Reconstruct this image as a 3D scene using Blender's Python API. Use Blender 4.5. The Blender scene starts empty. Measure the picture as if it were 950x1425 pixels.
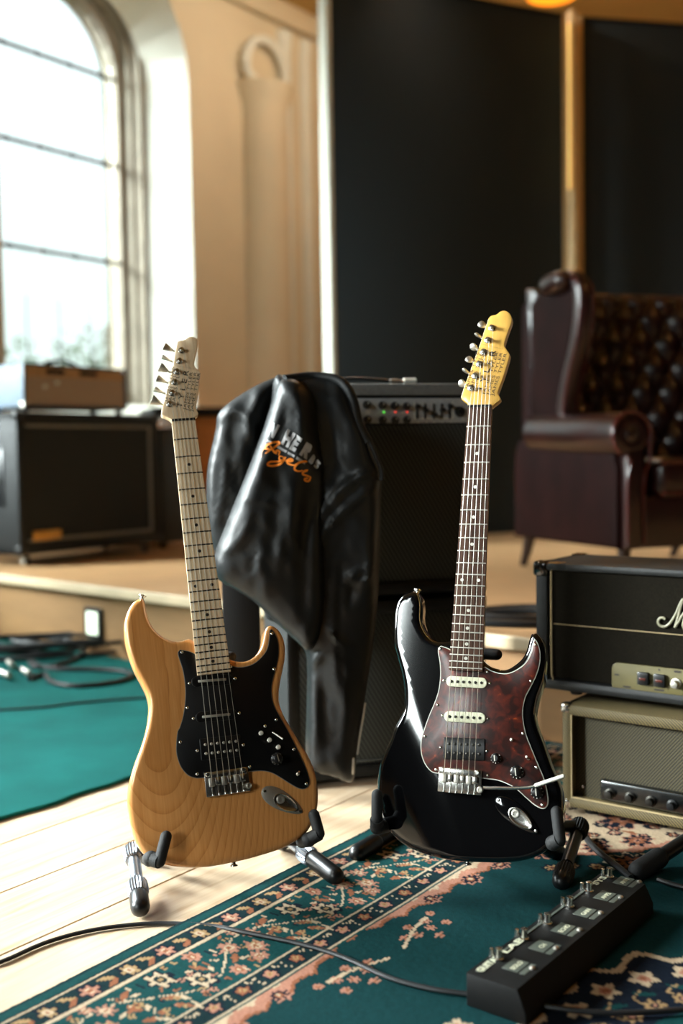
import bpy, bmesh, math, random
import numpy as np
from mathutils import Vector, Matrix, noise
from mathutils.geometry import delaunay_2d_cdt
random.seed(4)
sc = bpy.context.scene
V = Vector

# ------------------------------------------------------------------ camera
FPX, CAMH = 1500.0, 0.77
PITCH, ROLL = math.atan(82/1500), 0.016
fw = V((0, math.cos(PITCH), -math.sin(PITCH))); up0 = V((0, math.sin(PITCH), math.cos(PITCH))); r0 = V((1, 0, 0))
cr = r0*math.cos(ROLL) - up0*math.sin(ROLL); cu = up0*math.cos(ROLL) + r0*math.sin(ROLL)
CAM = V((0, 0, CAMH))
cd = bpy.data.cameras.new('camera'); cam = bpy.data.objects.new('camera', cd); sc.collection.objects.link(cam)
cam.matrix_world = Matrix(((cr.x, cu.x, -fw.x, 0), (cr.y, cu.y, -fw.y, 0), (cr.z, cu.z, -fw.z, CAMH), (0, 0, 0, 1)))
cd.sensor_fit = 'VERTICAL'; cd.sensor_height = 36; cd.lens = FPX/1425*36
cd.clip_start = 0.05; cd.clip_end = 100
cd.dof.use_dof = True; cd.dof.focus_distance = 1.84; cd.dof.aperture_fstop = 1.9
sc.camera = cam
def ray(u, v): return fw + cr*((u-475)/FPX) - cu*((v-712.5)/FPX)
def atz(u, v, z): d = ray(u, v); return CAM + d*((z-CAMH)/d.z)
def aty(u, v, y): d = ray(u, v); return CAM + d*(y/d.y)

# ------------------------------------------------------------------ world, lights, exposure
A = V((.6, .8, 0)); B = V((.8, -.6, 0))           # the room's two axes: along the window wall, across it
def R(a, b, z=0.0): return A*a + B*b + V((0, 0, z))
w = bpy.data.worlds.new('world'); sc.world = w; w.use_nodes = True
nt = w.node_tree; nt.nodes.clear()
wo = nt.nodes.new('ShaderNodeOutputWorld'); bg = nt.nodes.new('ShaderNodeBackground')
tc = nt.nodes.new('ShaderNodeTexCoord'); sx = nt.nodes.new('ShaderNodeSeparateXYZ'); ra = nt.nodes.new('ShaderNodeValToRGB')
nt.links.new(tc.outputs['Generated'], sx.inputs[0]); nt.links.new(sx.outputs['Z'], ra.inputs[0])
ra.color_ramp.elements[0].position = 0.0; ra.color_ramp.elements[0].color = (.62, .72, .68, 1)
ra.color_ramp.elements[1].position = 0.25; ra.color_ramp.elements[1].color = (.86, .96, 1, 1)
nt.links.new(ra.outputs[0], bg.inputs[0]); bg.inputs[1].default_value = 1.8
nt.links.new(bg.outputs[0], wo.inputs[0])
vs = sc.view_settings
vs.view_transform = 'Standard'; vs.look = 'None'; vs.exposure = 0.0; vs.gamma = 1; vs.use_curve_mapping = False
sc.cycles.use_denoising = True
sc.cycles.sample_clamp_indirect = 6
sc.cycles.max_bounces = 7; sc.cycles.diffuse_bounces = 4; sc.cycles.transparent_max_bounces = 8
sc.cycles.caustics_reflective = False; sc.cycles.caustics_refractive = False
def look(loc, tgt):
    z = (V(loc)-V(tgt)).normalized(); x = V((0, 0, 1)).cross(z).normalized(); y = z.cross(x)
    return Matrix(((x.x, y.x, z.x, loc[0]), (x.y, y.y, z.y, loc[1]), (x.z, y.z, z.z, loc[2]), (0, 0, 0, 1)))
def area(name, loc, tgt, sx_, sy_, power, col, portal=False, spread=None):
    l = bpy.data.lights.new(name, 'AREA'); l.shape = 'RECTANGLE'; l.size = sx_; l.size_y = sy_; l.energy = power; l.color = col
    if portal: l.cycles.is_portal = True
    if spread: l.spread = spread
    o = bpy.data.objects.new(name, l); sc.collection.objects.link(o); o.matrix_world = look(loc, tgt); return o
WB = -5.45                                           # window plane
WIN = [(3.88, 4.86, 1.1, 3.19), (.35, 2.35, .95, 3.3), (-2.75, -.75, .95, 3.3)]
# daylight of the two windows beside the camera: the bright cloud and low sun outside them
area('daylight_near_window', R(.9, -6.6, 3.0), R(1.25, -2.35, .1), 2.2, 2.4, 98, (.90, .95, 1), spread=math.radians(40))
area('daylight_rear_window', R(-2.3, -6.6, 3.0), R(1.5, -2.25, 1.15), 2.2, 2.4, 270, (.96, .98, 1), spread=math.radians(44))
area('daylight_on_stage', R(.1, -6.7, 2.9), R(4.3, -4.0, .8), 1.6, 2.0, 150, (.90, .97, 1), spread=math.radians(50))
area('fill_behind_camera', R(-4.7, -1.7, 2.6), R(2.0, -1.0, .8), 1.5, 1.8, 30, (.97, .99, 1), spread=math.radians(70))  # added fill from behind the camera, brightens the amp fronts
area('daylight_far_window', R(2.9, -7.6, 4.0), R(4.9, -4.8, 2.0), 1.4, 1.8, 230, (.90, .97, 1), spread=math.radians(70))
for (a0, a1, z0, z1) in WIN:
    area('window_portal', R((a0+a1)/2, WB-.03, (z0+z1)/2+.2), R((a0+a1)/2, 0, (z0+z1)/2+.2), a1-a0, z1-z0+.6, 1, (1, 1, 1), portal=True)

# ------------------------------------------------------------------ helpers
def s2l(c):
    return tuple(((x/255)/12.92 if x/255 <= .04045 else ((x/255+.055)/1.055)**2.4) for x in c)
def mat(name, col, rough=.5, metal=0.0, nz=(8, .12), bump=None, coat=0.0, emit=None, spec=.5, stretch=None, sheen=0):
    m = bpy.data.materials.new(name); m.use_nodes = True; n = m.node_tree; L = n.links
    b = n.nodes['Principled BSDF']; c = s2l(col)
    t = n.nodes.new('ShaderNodeTexCoord'); mp = n.nodes.new('ShaderNodeMapping'); L.new(t.outputs['Object'], mp.inputs[0])
    if stretch: mp.inputs['Scale'].default_value = stretch
    q = n.nodes.new('ShaderNodeTexNoise'); q.inputs['Scale'].default_value = nz[0]; q.inputs['Detail'].default_value = 4
    L.new(mp.outputs[0], q.inputs['Vector'])
    r = n.nodes.new('ShaderNodeValToRGB'); k = nz[1]
    r.color_ramp.elements[0].position = .3; r.color_ramp.elements[1].position = .7
    r.color_ramp.elements[0].color = (*[x*(1-k) for x in c], 1); r.color_ramp.elements[1].color = (*[min(1, x*(1+k)) for x in c], 1)
    L.new(q.outputs[0], r.inputs[0]); L.new(r.outputs[0], b.inputs['Base Color'])
    b.inputs['Roughness'].default_value = rough; b.inputs['Metallic'].default_value = metal
    b.inputs['Specular IOR Level'].default_value = spec
    b.inputs['Coat Weight'].default_value = coat; b.inputs['Coat Roughness'].default_value = .06
    if sheen: b.inputs['Sheen Weight'].default_value = sheen
    if bump:
        q2 = n.nodes.new('ShaderNodeTexNoise'); q2.inputs['Scale'].default_value = bump[0]; q2.inputs['Detail'].default_value = 5
        L.new(mp.outputs[0], q2.inputs['Vector'])
        bp = n.nodes.new('ShaderNodeBump'); bp.inputs['Strength'].default_value = bump[1]; bp.inputs['Distance'].default_value = bump[2] if len(bump) > 2 else .002
        L.new(q2.outputs[0], bp.inputs['Height']); L.new(bp.outputs[0], b.inputs['Normal'])
    if emit:
        b.inputs['Emission Color'].default_value = (*s2l(emit[0]), 1); b.inputs['Emission Strength'].default_value = emit[1]
    return m
def nodes(m): return m.node_tree.nodes, m.node_tree.links, m.node_tree.nodes['Principled BSDF']
def math_node(n, L, op, a, b=None):
    k = n.new('ShaderNodeMath'); k.operation = op
    for i, x in enumerate((a, b)):
        if x is None: continue
        if isinstance(x, (int, float)): k.inputs[i].default_value = x
        else: L.new(x, k.inputs[i])
    return k.outputs[0]
def ramp(n, L, fac, stops):
    r = n.new('ShaderNodeValToRGB'); e = r.color_ramp.elements
    while len(e) < len(stops): e.new(.5)
    for x, (p, c) in zip(e, stops): x.position = p; x.color = (*s2l(c), 1)
    L.new(fac, r.inputs[0]); return r.outputs[0]
def weave_mat(name, c0, c1, scale, angle=35, rough=.8, bump=.4):
    """fabric with a diagonal stripe: tweed, grille cloth"""
    m = mat(name, c0, rough); n, L, b = nodes(m)
    t = n.new('ShaderNodeTexCoord'); sp = n.new('ShaderNodeSeparateXYZ'); L.new(t.outputs['Object'], sp.inputs[0])
    ca, sa = math.cos(math.radians(angle)), math.sin(math.radians(angle))
    hx = math_node(n, L, 'ADD', math_node(n, L, 'MULTIPLY', sp.outputs[0], sa*scale), math_node(n, L, 'MULTIPLY', sp.outputs[2], ca*scale))
    hx = math_node(n, L, 'ADD', hx, math_node(n, L, 'MULTIPLY', sp.outputs[1], ca*scale))
    s = math_node(n, L, 'SINE', hx)
    q = n.new('ShaderNodeTexNoise'); q.inputs['Scale'].default_value = 400; L.new(t.outputs['Object'], q.inputs['Vector'])
    s = math_node(n, L, 'ADD', s, math_node(n, L, 'MULTIPLY', q.outputs[0], .6))
    s = math_node(n, L, 'MULTIPLY', math_node(n, L, 'ADD', s, 1.0), .4)
    L.new(ramp(n, L, s, [(.15, c0), (.85, c1)]), b.inputs['Base Color'])
    bp = n.new('ShaderNodeBump'); bp.inputs['Strength'].default_value = bump; bp.inputs['Distance'].default_value = .001
    L.new(s, bp.inputs['Height']); L.new(bp.outputs[0], b.inputs['Normal'])
    return m

def put(o, parent=None, M=None):
    sc.collection.objects.link(o)
    if parent is not None: o.parent = parent
    if M is not None: o.matrix_world = M
    return o
def tag(o, label=None, cat=None, group=None, kind=None):
    if label: o['label'] = label
    if cat: o['category'] = cat
    if group: o['group'] = group
    if kind: o['kind'] = kind
    return o
def empty(name, M, label, cat, group=None):
    o = bpy.data.objects.new(name, None); o.empty_display_size = .05; sc.collection.objects.link(o); o.matrix_world = M
    return tag(o, label, cat, group)
def frame(o, x, z=V((0, 0, 1))):
    x = V(x).normalized(); z = V(z).normalized(); y = z.cross(x).normalized(); x = y.cross(z)
    return Matrix(((x.x, y.x, z.x, o[0]), (x.y, y.y, z.y, o[1]), (x.z, y.z, z.z, o[2]), (0, 0, 0, 1)))
def finish(bm, name, m, parent=None, smooth=True, auto=40):
    me = bpy.data.meshes.new(name); bmesh.ops.recalc_face_normals(bm, faces=bm.faces); bm.to_mesh(me); bm.free()
    me.materials.append(m)
    if smooth:
        me.polygons.foreach_set('use_smooth', [True]*len(me.polygons)); me.set_sharp_from_angle(angle=math.radians(auto))
    o = bpy.data.objects.new(name, me); put(o, parent)
    return o
def NB(): return bmesh.new()
def box(bm, lo, hi, r=0.0, seg=2, M=None):
    lo = V(lo); hi = V(hi)
    g = bmesh.ops.create_cube(bm, size=1.0); vv = g['verts']
    for v in vv: v.co = V(((lo.x+hi.x)/2+v.co.x*(hi.x-lo.x), (lo.y+hi.y)/2+v.co.y*(hi.y-lo.y), (lo.z+hi.z)/2+v.co.z*(hi.z-lo.z)))
    if r > 0:
        ee = list({e for v in vv for e in v.link_edges})
        res = bmesh.ops.bevel(bm, geom=ee, offset=r, segments=seg, profile=.5, affect='EDGES')
        vv = list({v for f in res['faces'] for v in f.verts} | {v for v in vv if v.is_valid})
    if M is not None: bmesh.ops.transform(bm, matrix=M, verts=vv)
    return bm
def ring_faces(bm, rings, closed=True, caps=True):
    n = len(rings[0])
    for i in range(len(rings)-1):
        for j in range(n if closed else n-1):
            k = (j+1) % n
            try: bm.faces.new((rings[i][j], rings[i][k], rings[i+1][k], rings[i+1][j]))
            except ValueError: pass
    if caps:
        for rr in (rings[0], rings[-1]):
            try: bm.faces.new(rr)
            except ValueError: pass
def tube(bm, pts, r, n=10, caps=True, flat=None):
    pts = [V(p) for p in pts]; rr = r if isinstance(r, (list, tuple)) else [r]*len(pts)
    rings = []; prev = None
    for i, p in enumerate(pts):
        t = (pts[min(i+1, len(pts)-1)]-pts[max(i-1, 0)]).normalized()
        if prev is None:
            ref = V((0, 0, 1)) if abs(t.z) < .9 else V((1, 0, 0)); x = t.cross(ref).normalized()
        else:
            x = (prev - t*prev.dot(t)).normalized()
        y = t.cross(x); prev = x
        rings.append([bm.verts.new(p + x*math.cos(2*math.pi*k/n)*rr[i] + y*math.sin(2*math.pi*k/n)*rr[i]) for k in range(n)])
    ring_faces(bm, rings, caps=caps); return bm
def capsule(bm, p0, p1, r, n=12, r1=None):
    p0 = V(p0); p1 = V(p1); d = (p1-p0).normalized(); r1 = r if r1 is None else r1
    P = []; Q = []
    for k in range(4): a = math.pi/2*k/4; P.append(p0 - d*r*math.cos(a)); Q.append(max(r*math.sin(a), r*.05))
    P.append(p0); Q.append(r); P.append(p1); Q.append(r1)
    for k in range(1, 5): a = math.pi/2*k/4; P.append(p1 + d*r1*math.sin(a)); Q.append(max(r1*math.cos(a), r1*.05))
    tube(bm, P, Q, n); return bm
def lathe(bm, prof, M=None, n=20):
    """prof: (radius, height) along local z"""
    rings = []
    for (r, z) in prof:
        rings.append([bm.verts.new(V((max(r, 1e-4)*math.cos(2*math.pi*k/n), max(r, 1e-4)*math.sin(2*math.pi*k/n), z))) for k in range(n)])
    vv = [v for q in rings for v in q]; ring_faces(bm, rings)
    if M is not None: bmesh.ops.transform(bm, matrix=M, verts=vv)
    return bm
def axis_frame(p, d):
    d = V(d).normalized(); ref = V((0, 0, 1)) if abs(d.z) < .9 else V((1, 0, 0)); x = ref.cross(d).normalized()
    return frame(p, x, d)
def smooth_pts(pts, step, closed=True, sharp=()):
    """Catmull-Rom through pts, evenly resampled"""
    P = [V(p) for p in pts]; n = len(P); out = []
    rng = range(n if closed else n-1)
    for i in rng:
        if closed: p0, p1, p2, p3 = P[i-1], P[i], P[(i+1) % n], P[(i+2) % n]
        else: p0, p1, p2, p3 = P[max(i-1, 0)], P[i], P[i+1], P[min(i+2, n-1)]
        if i in sharp: p0 = p1*2-p2
        if (i+1) % n in sharp: p3 = p2*2-p1
        m = max(1, int(round((p2-p1).length/step)))
        for k in range(m):
            t = k/m; t2 = t*t; t3 = t2*t
            out.append(.5*((2*p1)+(-p0+p2)*t+(2*p0-5*p1+4*p2-p3)*t2+(-p0+3*p1-3*p2+p3)*t3))
    if not closed: out.append(P[-1])
    return out
def ccw(pts):
    s = sum(pts[i-1].x*pts[i].y-pts[i].x*pts[i-1].y for i in range(len(pts)))
    return pts if s > 0 else pts[::-1]
def inset(pts, d):
    """pts ccw; move every point d inward"""
    n = len(pts); out = []
    for i in range(n):
        t = (pts[(i+1) % n]-pts[i-1]).to_2d().normalized(); out.append(V((pts[i].x-t.y*d, pts[i].y+t.x*d, 0)))
    return out
def inside(p, poly):
    c = False; n = len(poly); j = n-1
    for i in range(n):
        a, b = poly[i], poly[j]
        if (a.y > p[1]) != (b.y > p[1]) and p[0] < (b.x-a.x)*(p[1]-a.y)/(b.y-a.y)+a.x: c = not c
        j = i
    return c
def fill(bm, ring, grid, zf):
    """fill a ring of bmesh verts (xy outline) with a triangulated grid whose z comes from zf"""
    P = [v.co.to_2d() for v in ring]; n = len(P)
    pts = list(P)
    if grid:
        xs = [p.x for p in P]; ys = [p.y for p in P]
        arr = np.array([[p.x, p.y] for p in P])
        y = min(ys)+grid/2; row = 0
        while y < max(ys):
            x = min(xs)+(grid/2 if row % 2 else 0)
            while x < max(xs):
                if np.min((arr[:, 0]-x)**2+(arr[:, 1]-y)**2) > (grid*.55)**2 and inside((x, y), P): pts.append(V((x, y)))
                x += grid
            y += grid*.87; row += 1
    vs_, es_, fs_, ov, oe, of = delaunay_2d_cdt(pts, [(i, (i+1) % n) for i in range(n)], [], 1, 1e-7)
    mp = {}
    for i, v in enumerate(vs_):
        src = [k for k in ov[i] if k < n]
        mp[i] = ring[src[0]] if src else bm.verts.new((v.x, v.y, zf(v.x, v.y)))
    for f in fs_:
        try: bm.faces.new([mp[i] for i in f])
        except ValueError: pass
def slab(bm, pts, z0, z1, r=0.0, seg=3, grid=None, disp=None, rb=None):
    """solid from a ccw outline between z0 and z1 with rounded edges; disp(x,y) pushes the front down"""
    pts = ccw([V((p[0], p[1], 0)) for p in pts]); disp = disp or (lambda x, y: 0.0); rb = r if rb is None else rb
    rings = []
    def add(off, z, front):
        q = inset(pts, off) if off else pts
        rings.append([bm.verts.new((p.x, p.y, z - (disp(p.x, p.y) if front else 0))) for p in q])
    if r:
        for k in range(seg+1):
            a = math.pi/2*k/seg; add(r*(1-math.sin(a)), z1-r*(1-math.cos(a)), True)
    else: add(0, z1, True)
    if rb:
        for k in range(seg+1):
            a = math.pi/2*k/seg; add(rb*(1-math.cos(a)), z0+rb*(1-math.sin(a)), False)
    else: add(0, z0, False)
    ring_faces(bm, rings, caps=False)
    fill(bm, rings[0], grid, lambda x, y: z1-disp(x, y))
    fill(bm, rings[-1], None, lambda x, y: z0)
    return bm
def text_mesh(body, size, offset=0.0, shear=0.0, spacing=1.0, extrude=0.0, align='LEFT'):
    c = bpy.data.curves.new('lettering', 'FONT'); c.body = body; c.size = size; c.offset = offset; c.shear = shear
    c.space_character = spacing; c.extrude = extrude; c.align_x = align; c.resolution_u = 3
    o = bpy.data.objects.new('lettering', c); sc.collection.objects.link(o)
    dg = bpy.context.evaluated_depsgraph_get(); me = bpy.data.meshes.new_from_object(o.evaluated_get(dg))
    bm = NB(); bm.from_mesh(me); bpy.data.objects.remove(o); bpy.data.curves.remove(c); bpy.data.meshes.remove(me)
    return bm
def ribbon(bm, pts, wdt, z=0.0, step=.004, ends=.5):
    """flat hand-lettered stroke in the xy plane"""
    P = smooth_pts([V((p[0], p[1], 0)) for p in pts], step, closed=False); n = len(P); L_, R_ = [], []
    for i, p in enumerate(P):
        t = (P[min(i+1, n-1)]-P[max(i-1, 0)]); t = t.normalized() if t.length > 1e-9 else V((1, 0, 0))
        s = wdt*.5*(ends+(1-ends)*min(1, 4*min(i, n-1-i)/n))
        L_.append(bm.verts.new((p.x-t.y*s, p.y+t.x*s, z))); R_.append(bm.verts.new((p.x+t.y*s, p.y-t.x*s, z)))
    for i in range(n-1):
        bm.faces.new((L_[i], R_[i], R_[i+1], L_[i+1]))
    return bm
def xf(bm, M): bmesh.ops.transform(bm, matrix=M, verts=bm.verts[:]); return bm
T = Matrix.Translation
def Rz(a): return Matrix.Rotation(a, 4, 'Z')

# ------------------------------------------------------------------ materials
M_plaster = mat('plaster_cream', (218, 203, 174), .85, nz=(2, .06), bump=(60, .15))
M_dark_wall = mat('darkened_wall', (34, 32, 30), .9, nz=(3, .2), bump=(60, .2))  # unseen walls darkened so the black guitar reflects less and the right dims
M_white = mat('plaster_white', (226, 226, 214), .8, nz=(3, .05), bump=(60, .12))
M_stone = mat('window_stone', (140, 130, 114), .85, nz=(9, .15), bump=(80, .3))
M_ceil = mat('ceiling_ochre', (196, 158, 92), .85, nz=(1.5, .1))
M_beam = mat('beam_wood', (186, 112, 48), .6, nz=(5, .25), stretch=(1, 8, 8))
M_lead = mat('lead_bar', (70, 74, 76), .6, nz=(20, .2))
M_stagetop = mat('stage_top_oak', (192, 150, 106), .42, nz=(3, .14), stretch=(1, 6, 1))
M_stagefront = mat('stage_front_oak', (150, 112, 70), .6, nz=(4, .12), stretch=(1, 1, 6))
M_nosing = mat('stage_nosing', (206, 184, 150), .45, nz=(6, .1))
M_carpet = mat('teal_carpet', (20, 98, 94), .95, nz=(5, .16), bump=(500, .7, .004), spec=.1)
M_screen = mat('acoustic_cloth', (31, 40, 44), .95, nz=(300, .25), bump=(700, .4))
M_screenedge = mat('screen_edge_birch', (212, 180, 130), .5, nz=(6, .1), stretch=(1, 1, 8))
M_tolex = mat('black_tolex', (25, 26, 26), .55, spec=.3, nz=(60, .25), bump=(420, .6, .001))
M_tolex_g = mat('grey_tolex', (98, 112, 126), .6, nz=(60, .2), bump=(300, .4, .001))
M_plastic = mat('black_plastic', (16, 17, 18), .35, nz=(30, .2))
M_rubber = mat('black_foam', (17, 18, 19), .75, nz=(60, .3), bump=(300, .3))
M_glossblk = mat('gloss_black_lacquer', (7, 7, 8), .06, nz=(4, .1), coat=1.0)
M_chrome = mat('chrome', (214, 212, 206), .24, 1.0, nz=(20, .08))
M_nickel = mat('satin_nickel', (196, 192, 182), .45, 1.0, nz=(60, .1))
M_alu = mat('brushed_aluminium', (150, 156, 166), .35, 1.0, nz=(60, .12), stretch=(1, 1, .1))
M_darkmetal = mat('dark_metal', (60, 58, 54), .4, .9, nz=(40, .2))
M_white_pl = mat('white_plastic', (214, 212, 200), .4, nz=(20, .05))
M_cream_pl = mat('aged_white_plastic', (206, 206, 178), .4, nz=(20, .06))
M_blackpg = mat('black_pickguard', (12, 12, 13), .32, nz=(20, .2))
M_edge = mat('pickguard_edge', (190, 190, 178), .4, nz=(20, .06))
M_edge_b = mat('pickguard_edge_grey', (120, 124, 122), .4, nz=(20, .06))
M_string = mat('steel_string', (205, 200, 186), .3, .9, nz=(50, .1))
M_ink = mat('black_print', (34, 26, 20), .6, nz=(30, .1))
M_silverpanel = mat('silver_control_panel', (158, 160, 162), .5, .0, nz=(80, .12), bump=(200, .1))
M_gold = mat('gold_plexi', (84, 76, 38), .45, .2, nz=(30, .1))
M_goldplate = mat('brass_nameplate', (205, 150, 70), .35, .5, nz=(30, .1))
M_grille = weave_mat('black_grille_cloth', (20, 22, 22), (70, 74, 70), 700, 60, .8)
M_grille_b = mat('dark_grille_cloth', (24, 26, 25), .85, nz=(300, .35), bump=(600, .4))
M_grille_m = mat('basket_grille_cloth', (22, 19, 13), .9, spec=.08, nz=(350, .35), bump=(600, .5))
M_tweed = weave_mat('tweed_cloth', (30, 26, 13), (104, 88, 48), 1300, 42, .75)
M_tweedgr = weave_mat('tweed_grille', (17, 15, 8), (70, 62, 35), 1300, -50, .8)
M_piping = mat('aged_gold_piping', (176, 156, 116), .5, nz=(60, .12))
M_headcloth = mat('brown_grille_cloth', (165, 142, 124), .85, nz=(200, .2), bump=(500, .4))
M_headpanel = mat('tan_faceplate', (176, 134, 90), .5, nz=(20, .15))
M_cable = mat('black_cable', (22, 24, 26), .45, nz=(40, .15))
M_leather = mat('black_leather', (21, 23, 24), .44, nz=(14, .25), bump=(240, .35, .0008), coat=.0, spec=.30)
M_ox = mat('oxblood_leather', (34, 10, 9), .32, nz=(9, .4), bump=(160, .3, .0008), coat=.25)
M_oxshade = mat('shaded_oxblood_leather', (28, 10, 9), .6, nz=(9, .3), bump=(160, .3, .0008), spec=.08)  # shade put into the leather: darker, duller copy for panels turned from light
M_oxpipe = mat('oxblood_piping', (74, 24, 22), .25, nz=(9, .2), coat=.4)
M_legwood = mat('dark_turned_wood', (36, 20, 14), .35, nz=(20, .3))
M_amber = mat('aged_amber_maple', (212, 164, 80), .3, nz=(14, .12), coat=.6, stretch=(8, 1, 8))
M_grey_print = mat('silver_jacket_print', (150, 150, 152), .6, nz=(60, .2))
M_orange_print = mat('orange_jacket_print', (232, 130, 24), .55, nz=(60, .1))
M_blkpanel = mat('black_painted_wood', (14, 14, 15), .6, nz=(20, .2), spec=.2)
M_sidewood = mat('orange_cherry_wood', (196, 122, 58), .45, nz=(4, .14), stretch=(1, 1, 6))
M_led_g = mat('green_led', (60, 200, 60), .4, emit=((90, 255, 70), 1.5))
M_led_r = mat('red_led', (200, 40, 30), .4, emit=((255, 50, 30), 1.5))
M_steplight = mat('lit_step_light', (235, 250, 230), .4, emit=((238, 255, 226), 1.1))
M_lamp = mat('lit_amber_shade', (255, 170, 60), .4, emit=((255, 150, 30), 1.6))
M_pedlabel = mat('pedal_label_grey', (78, 84, 76), .5, nz=(20, .08))
M_fray = mat('bare_pine_fray', (206, 150, 82), .8, nz=(90, .3))
M_bark = mat('tree_bark', (110, 104, 92), .9, nz=(12, .2))
M_leaf = mat('tree_leaves', (120, 140, 104), .8, nz=(8, .3))
M_grass = mat('lawn_green', (110, 132, 90), .95, nz=(3, .2))

def wood_body():
    m = mat('honey_alder', (205, 148, 84), .28, coat=.7); n, L, b = nodes(m)
    t = n.new('ShaderNodeTexCoord'); sp = n.new('ShaderNodeSeparateXYZ'); L.new(t.outputs['Object'], sp.inputs[0])
    q = n.new('ShaderNodeTexNoise'); q.inputs['Scale'].default_value = 9; L.new(t.outputs['Object'], q.inputs['Vector'])
    wob = math_node(n, L, 'MULTIPLY', q.outputs[0], .035)
    dx = math_node(n, L, 'ADD', math_node(n, L, 'ADD', sp.outputs[0], .100), math_node(n, L, 'MULTIPLY', q.outputs[0], .012))
    x2 = math_node(n, L, 'MULTIPLY', math_node(n, L, 'MULTIPLY', dx, dx), 26.0)
    yy = math_node(n, L, 'MAXIMUM', math_node(n, L, 'SUBTRACT', .045, sp.outputs[1]), 0.0)
    yy = math_node(n, L, 'MULTIPLY', math_node(n, L, 'POWER', yy, 1.35), 3.4)
    f = math_node(n, L, 'ADD', math_node(n, L, 'ADD', math_node(n, L, 'MULTIPLY', x2, 1.25), yy), wob)
    # the rings grow closer far from the cathedral: compress with a power
    f = math_node(n, L, 'POWER', math_node(n, L, 'MAXIMUM', math_node(n, L, 'ADD', f, .03), 0.0), .75)
    s = math_node(n, L, 'FRACT', math_node(n, L, 'MULTIPLY', f, 15.0))
    s = math_node(n, L, 'POWER', s, 3.2)
    mp = n.new('ShaderNodeMapping'); mp.inputs['Scale'].default_value = (160, 7, 20); L.new(t.outputs['Object'], mp.inputs[0])
    q2 = n.new('ShaderNodeTexNoise'); q2.inputs['Scale'].default_value = 2; L.new(mp.outputs[0], q2.inputs['Vector'])
    s = math_node(n, L, 'ADD', math_node(n, L, 'MULTIPLY', s, .30), math_node(n, L, 'MULTIPLY', q2.outputs[0], .5))
    L.new(ramp(n, L, s, [(.12, (216, 156, 94)), (.45, (198, 134, 72)), (.9, (150, 88, 40))]), b.inputs['Base Color'])
    return m
def grain(name, c0, c1, rough, coat, k=(90, 4, 30), detail=5):
    m = mat(name, c0, rough, coat=coat); n, L, b = nodes(m)
    t = n.new('ShaderNodeTexCoord'); mp = n.new('ShaderNodeMapping'); mp.inputs['Scale'].default_value = k; L.new(t.outputs['Object'], mp.inputs[0])
    q = n.new('ShaderNodeTexNoise'); q.inputs['Scale'].default_value = 2; q.inputs['Detail'].default_value = detail; L.new(mp.outputs[0], q.inputs['Vector'])
    L.new(ramp(n, L, q.outputs[0], [(.35, c0), (.68, c1)]), b.inputs['Base Color']); b.inputs['Specular IOR Level'].default_value = .5 if coat else .15; return m
M_alder = wood_body()
M_maple = grain('pale_maple', (242, 218, 184), (228, 198, 156), .4, .3, (130, 3, 30))
M_rose = grain('rosewood', (48, 32, 24), (84, 58, 44), .65, .0, (260, 9, 40))
def tortoise():
    m = mat('tortoiseshell', (72, 20, 12), .32, coat=.12); n, L, b = nodes(m)
    t = n.new('ShaderNodeTexCoord'); q = n.new('ShaderNodeTexNoise'); q.inputs['Scale'].default_value = 55; q.inputs['Detail'].default_value = 3; q.inputs['Distortion'].default_value = .8
    L.new(t.outputs['Object'], q.inputs['Vector'])
    L.new(ramp(n, L, q.outputs[0], [(.40, (36, 14, 10)), (.54, (66, 22, 14)), (.66, (80, 28, 15)), (.78, (170, 74, 28))]), b.inputs['Base Color']); return m
M_tort = tortoise()
def plank_mat():
    m = mat('oak_floorboard', (198, 166, 128), .34, coat=.1); n, L, b = nodes(m)
    t = n.new('ShaderNodeTexCoord'); mp = n.new('ShaderNodeMapping'); mp.inputs['Scale'].default_value = (5, 60, 5)
    L.new(t.outputs['Object'], mp.inputs[0])
    oi = n.new('ShaderNodeObjectInfo'); ad = n.new('ShaderNodeVectorMath'); ad.operation = 'ADD'
    cb = n.new('ShaderNodeCombineXYZ'); L.new(math_node(n, L, 'MULTIPLY', oi.outputs['Random'], 40.0), cb.inputs[0]); L.new(mp.outputs[0], ad.inputs[0]); L.new(cb.outputs[0], ad.inputs[1])
    q = n.new('ShaderNodeTexNoise'); q.inputs['Scale'].default_value = 1; q.inputs['Detail'].default_value = 6; q.inputs['Distortion'].default_value = .6; L.new(ad.outputs[0], q.inputs['Vector'])
    s = math_node(n, L, 'ADD', q.outputs[0], math_node(n, L, 'MULTIPLY', math_node(n, L, 'SUBTRACT', oi.outputs['Random'], .5), .16))
    L.new(ramp(n, L, s, [(.28, (214, 192, 164)), (.55, (200, 173, 142)), (.8, (160, 126, 92))]), b.inputs['Base Color'])
    bp = n.new('ShaderNodeBump'); bp.inputs['Strength'].default_value = .15; bp.inputs['Distance'].default_value = .001
    L.new(q.outputs[0], bp.inputs['Height']); L.new(bp.outputs[0], b.inputs['Normal']); return m
M_plank = plank_mat()
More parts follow.
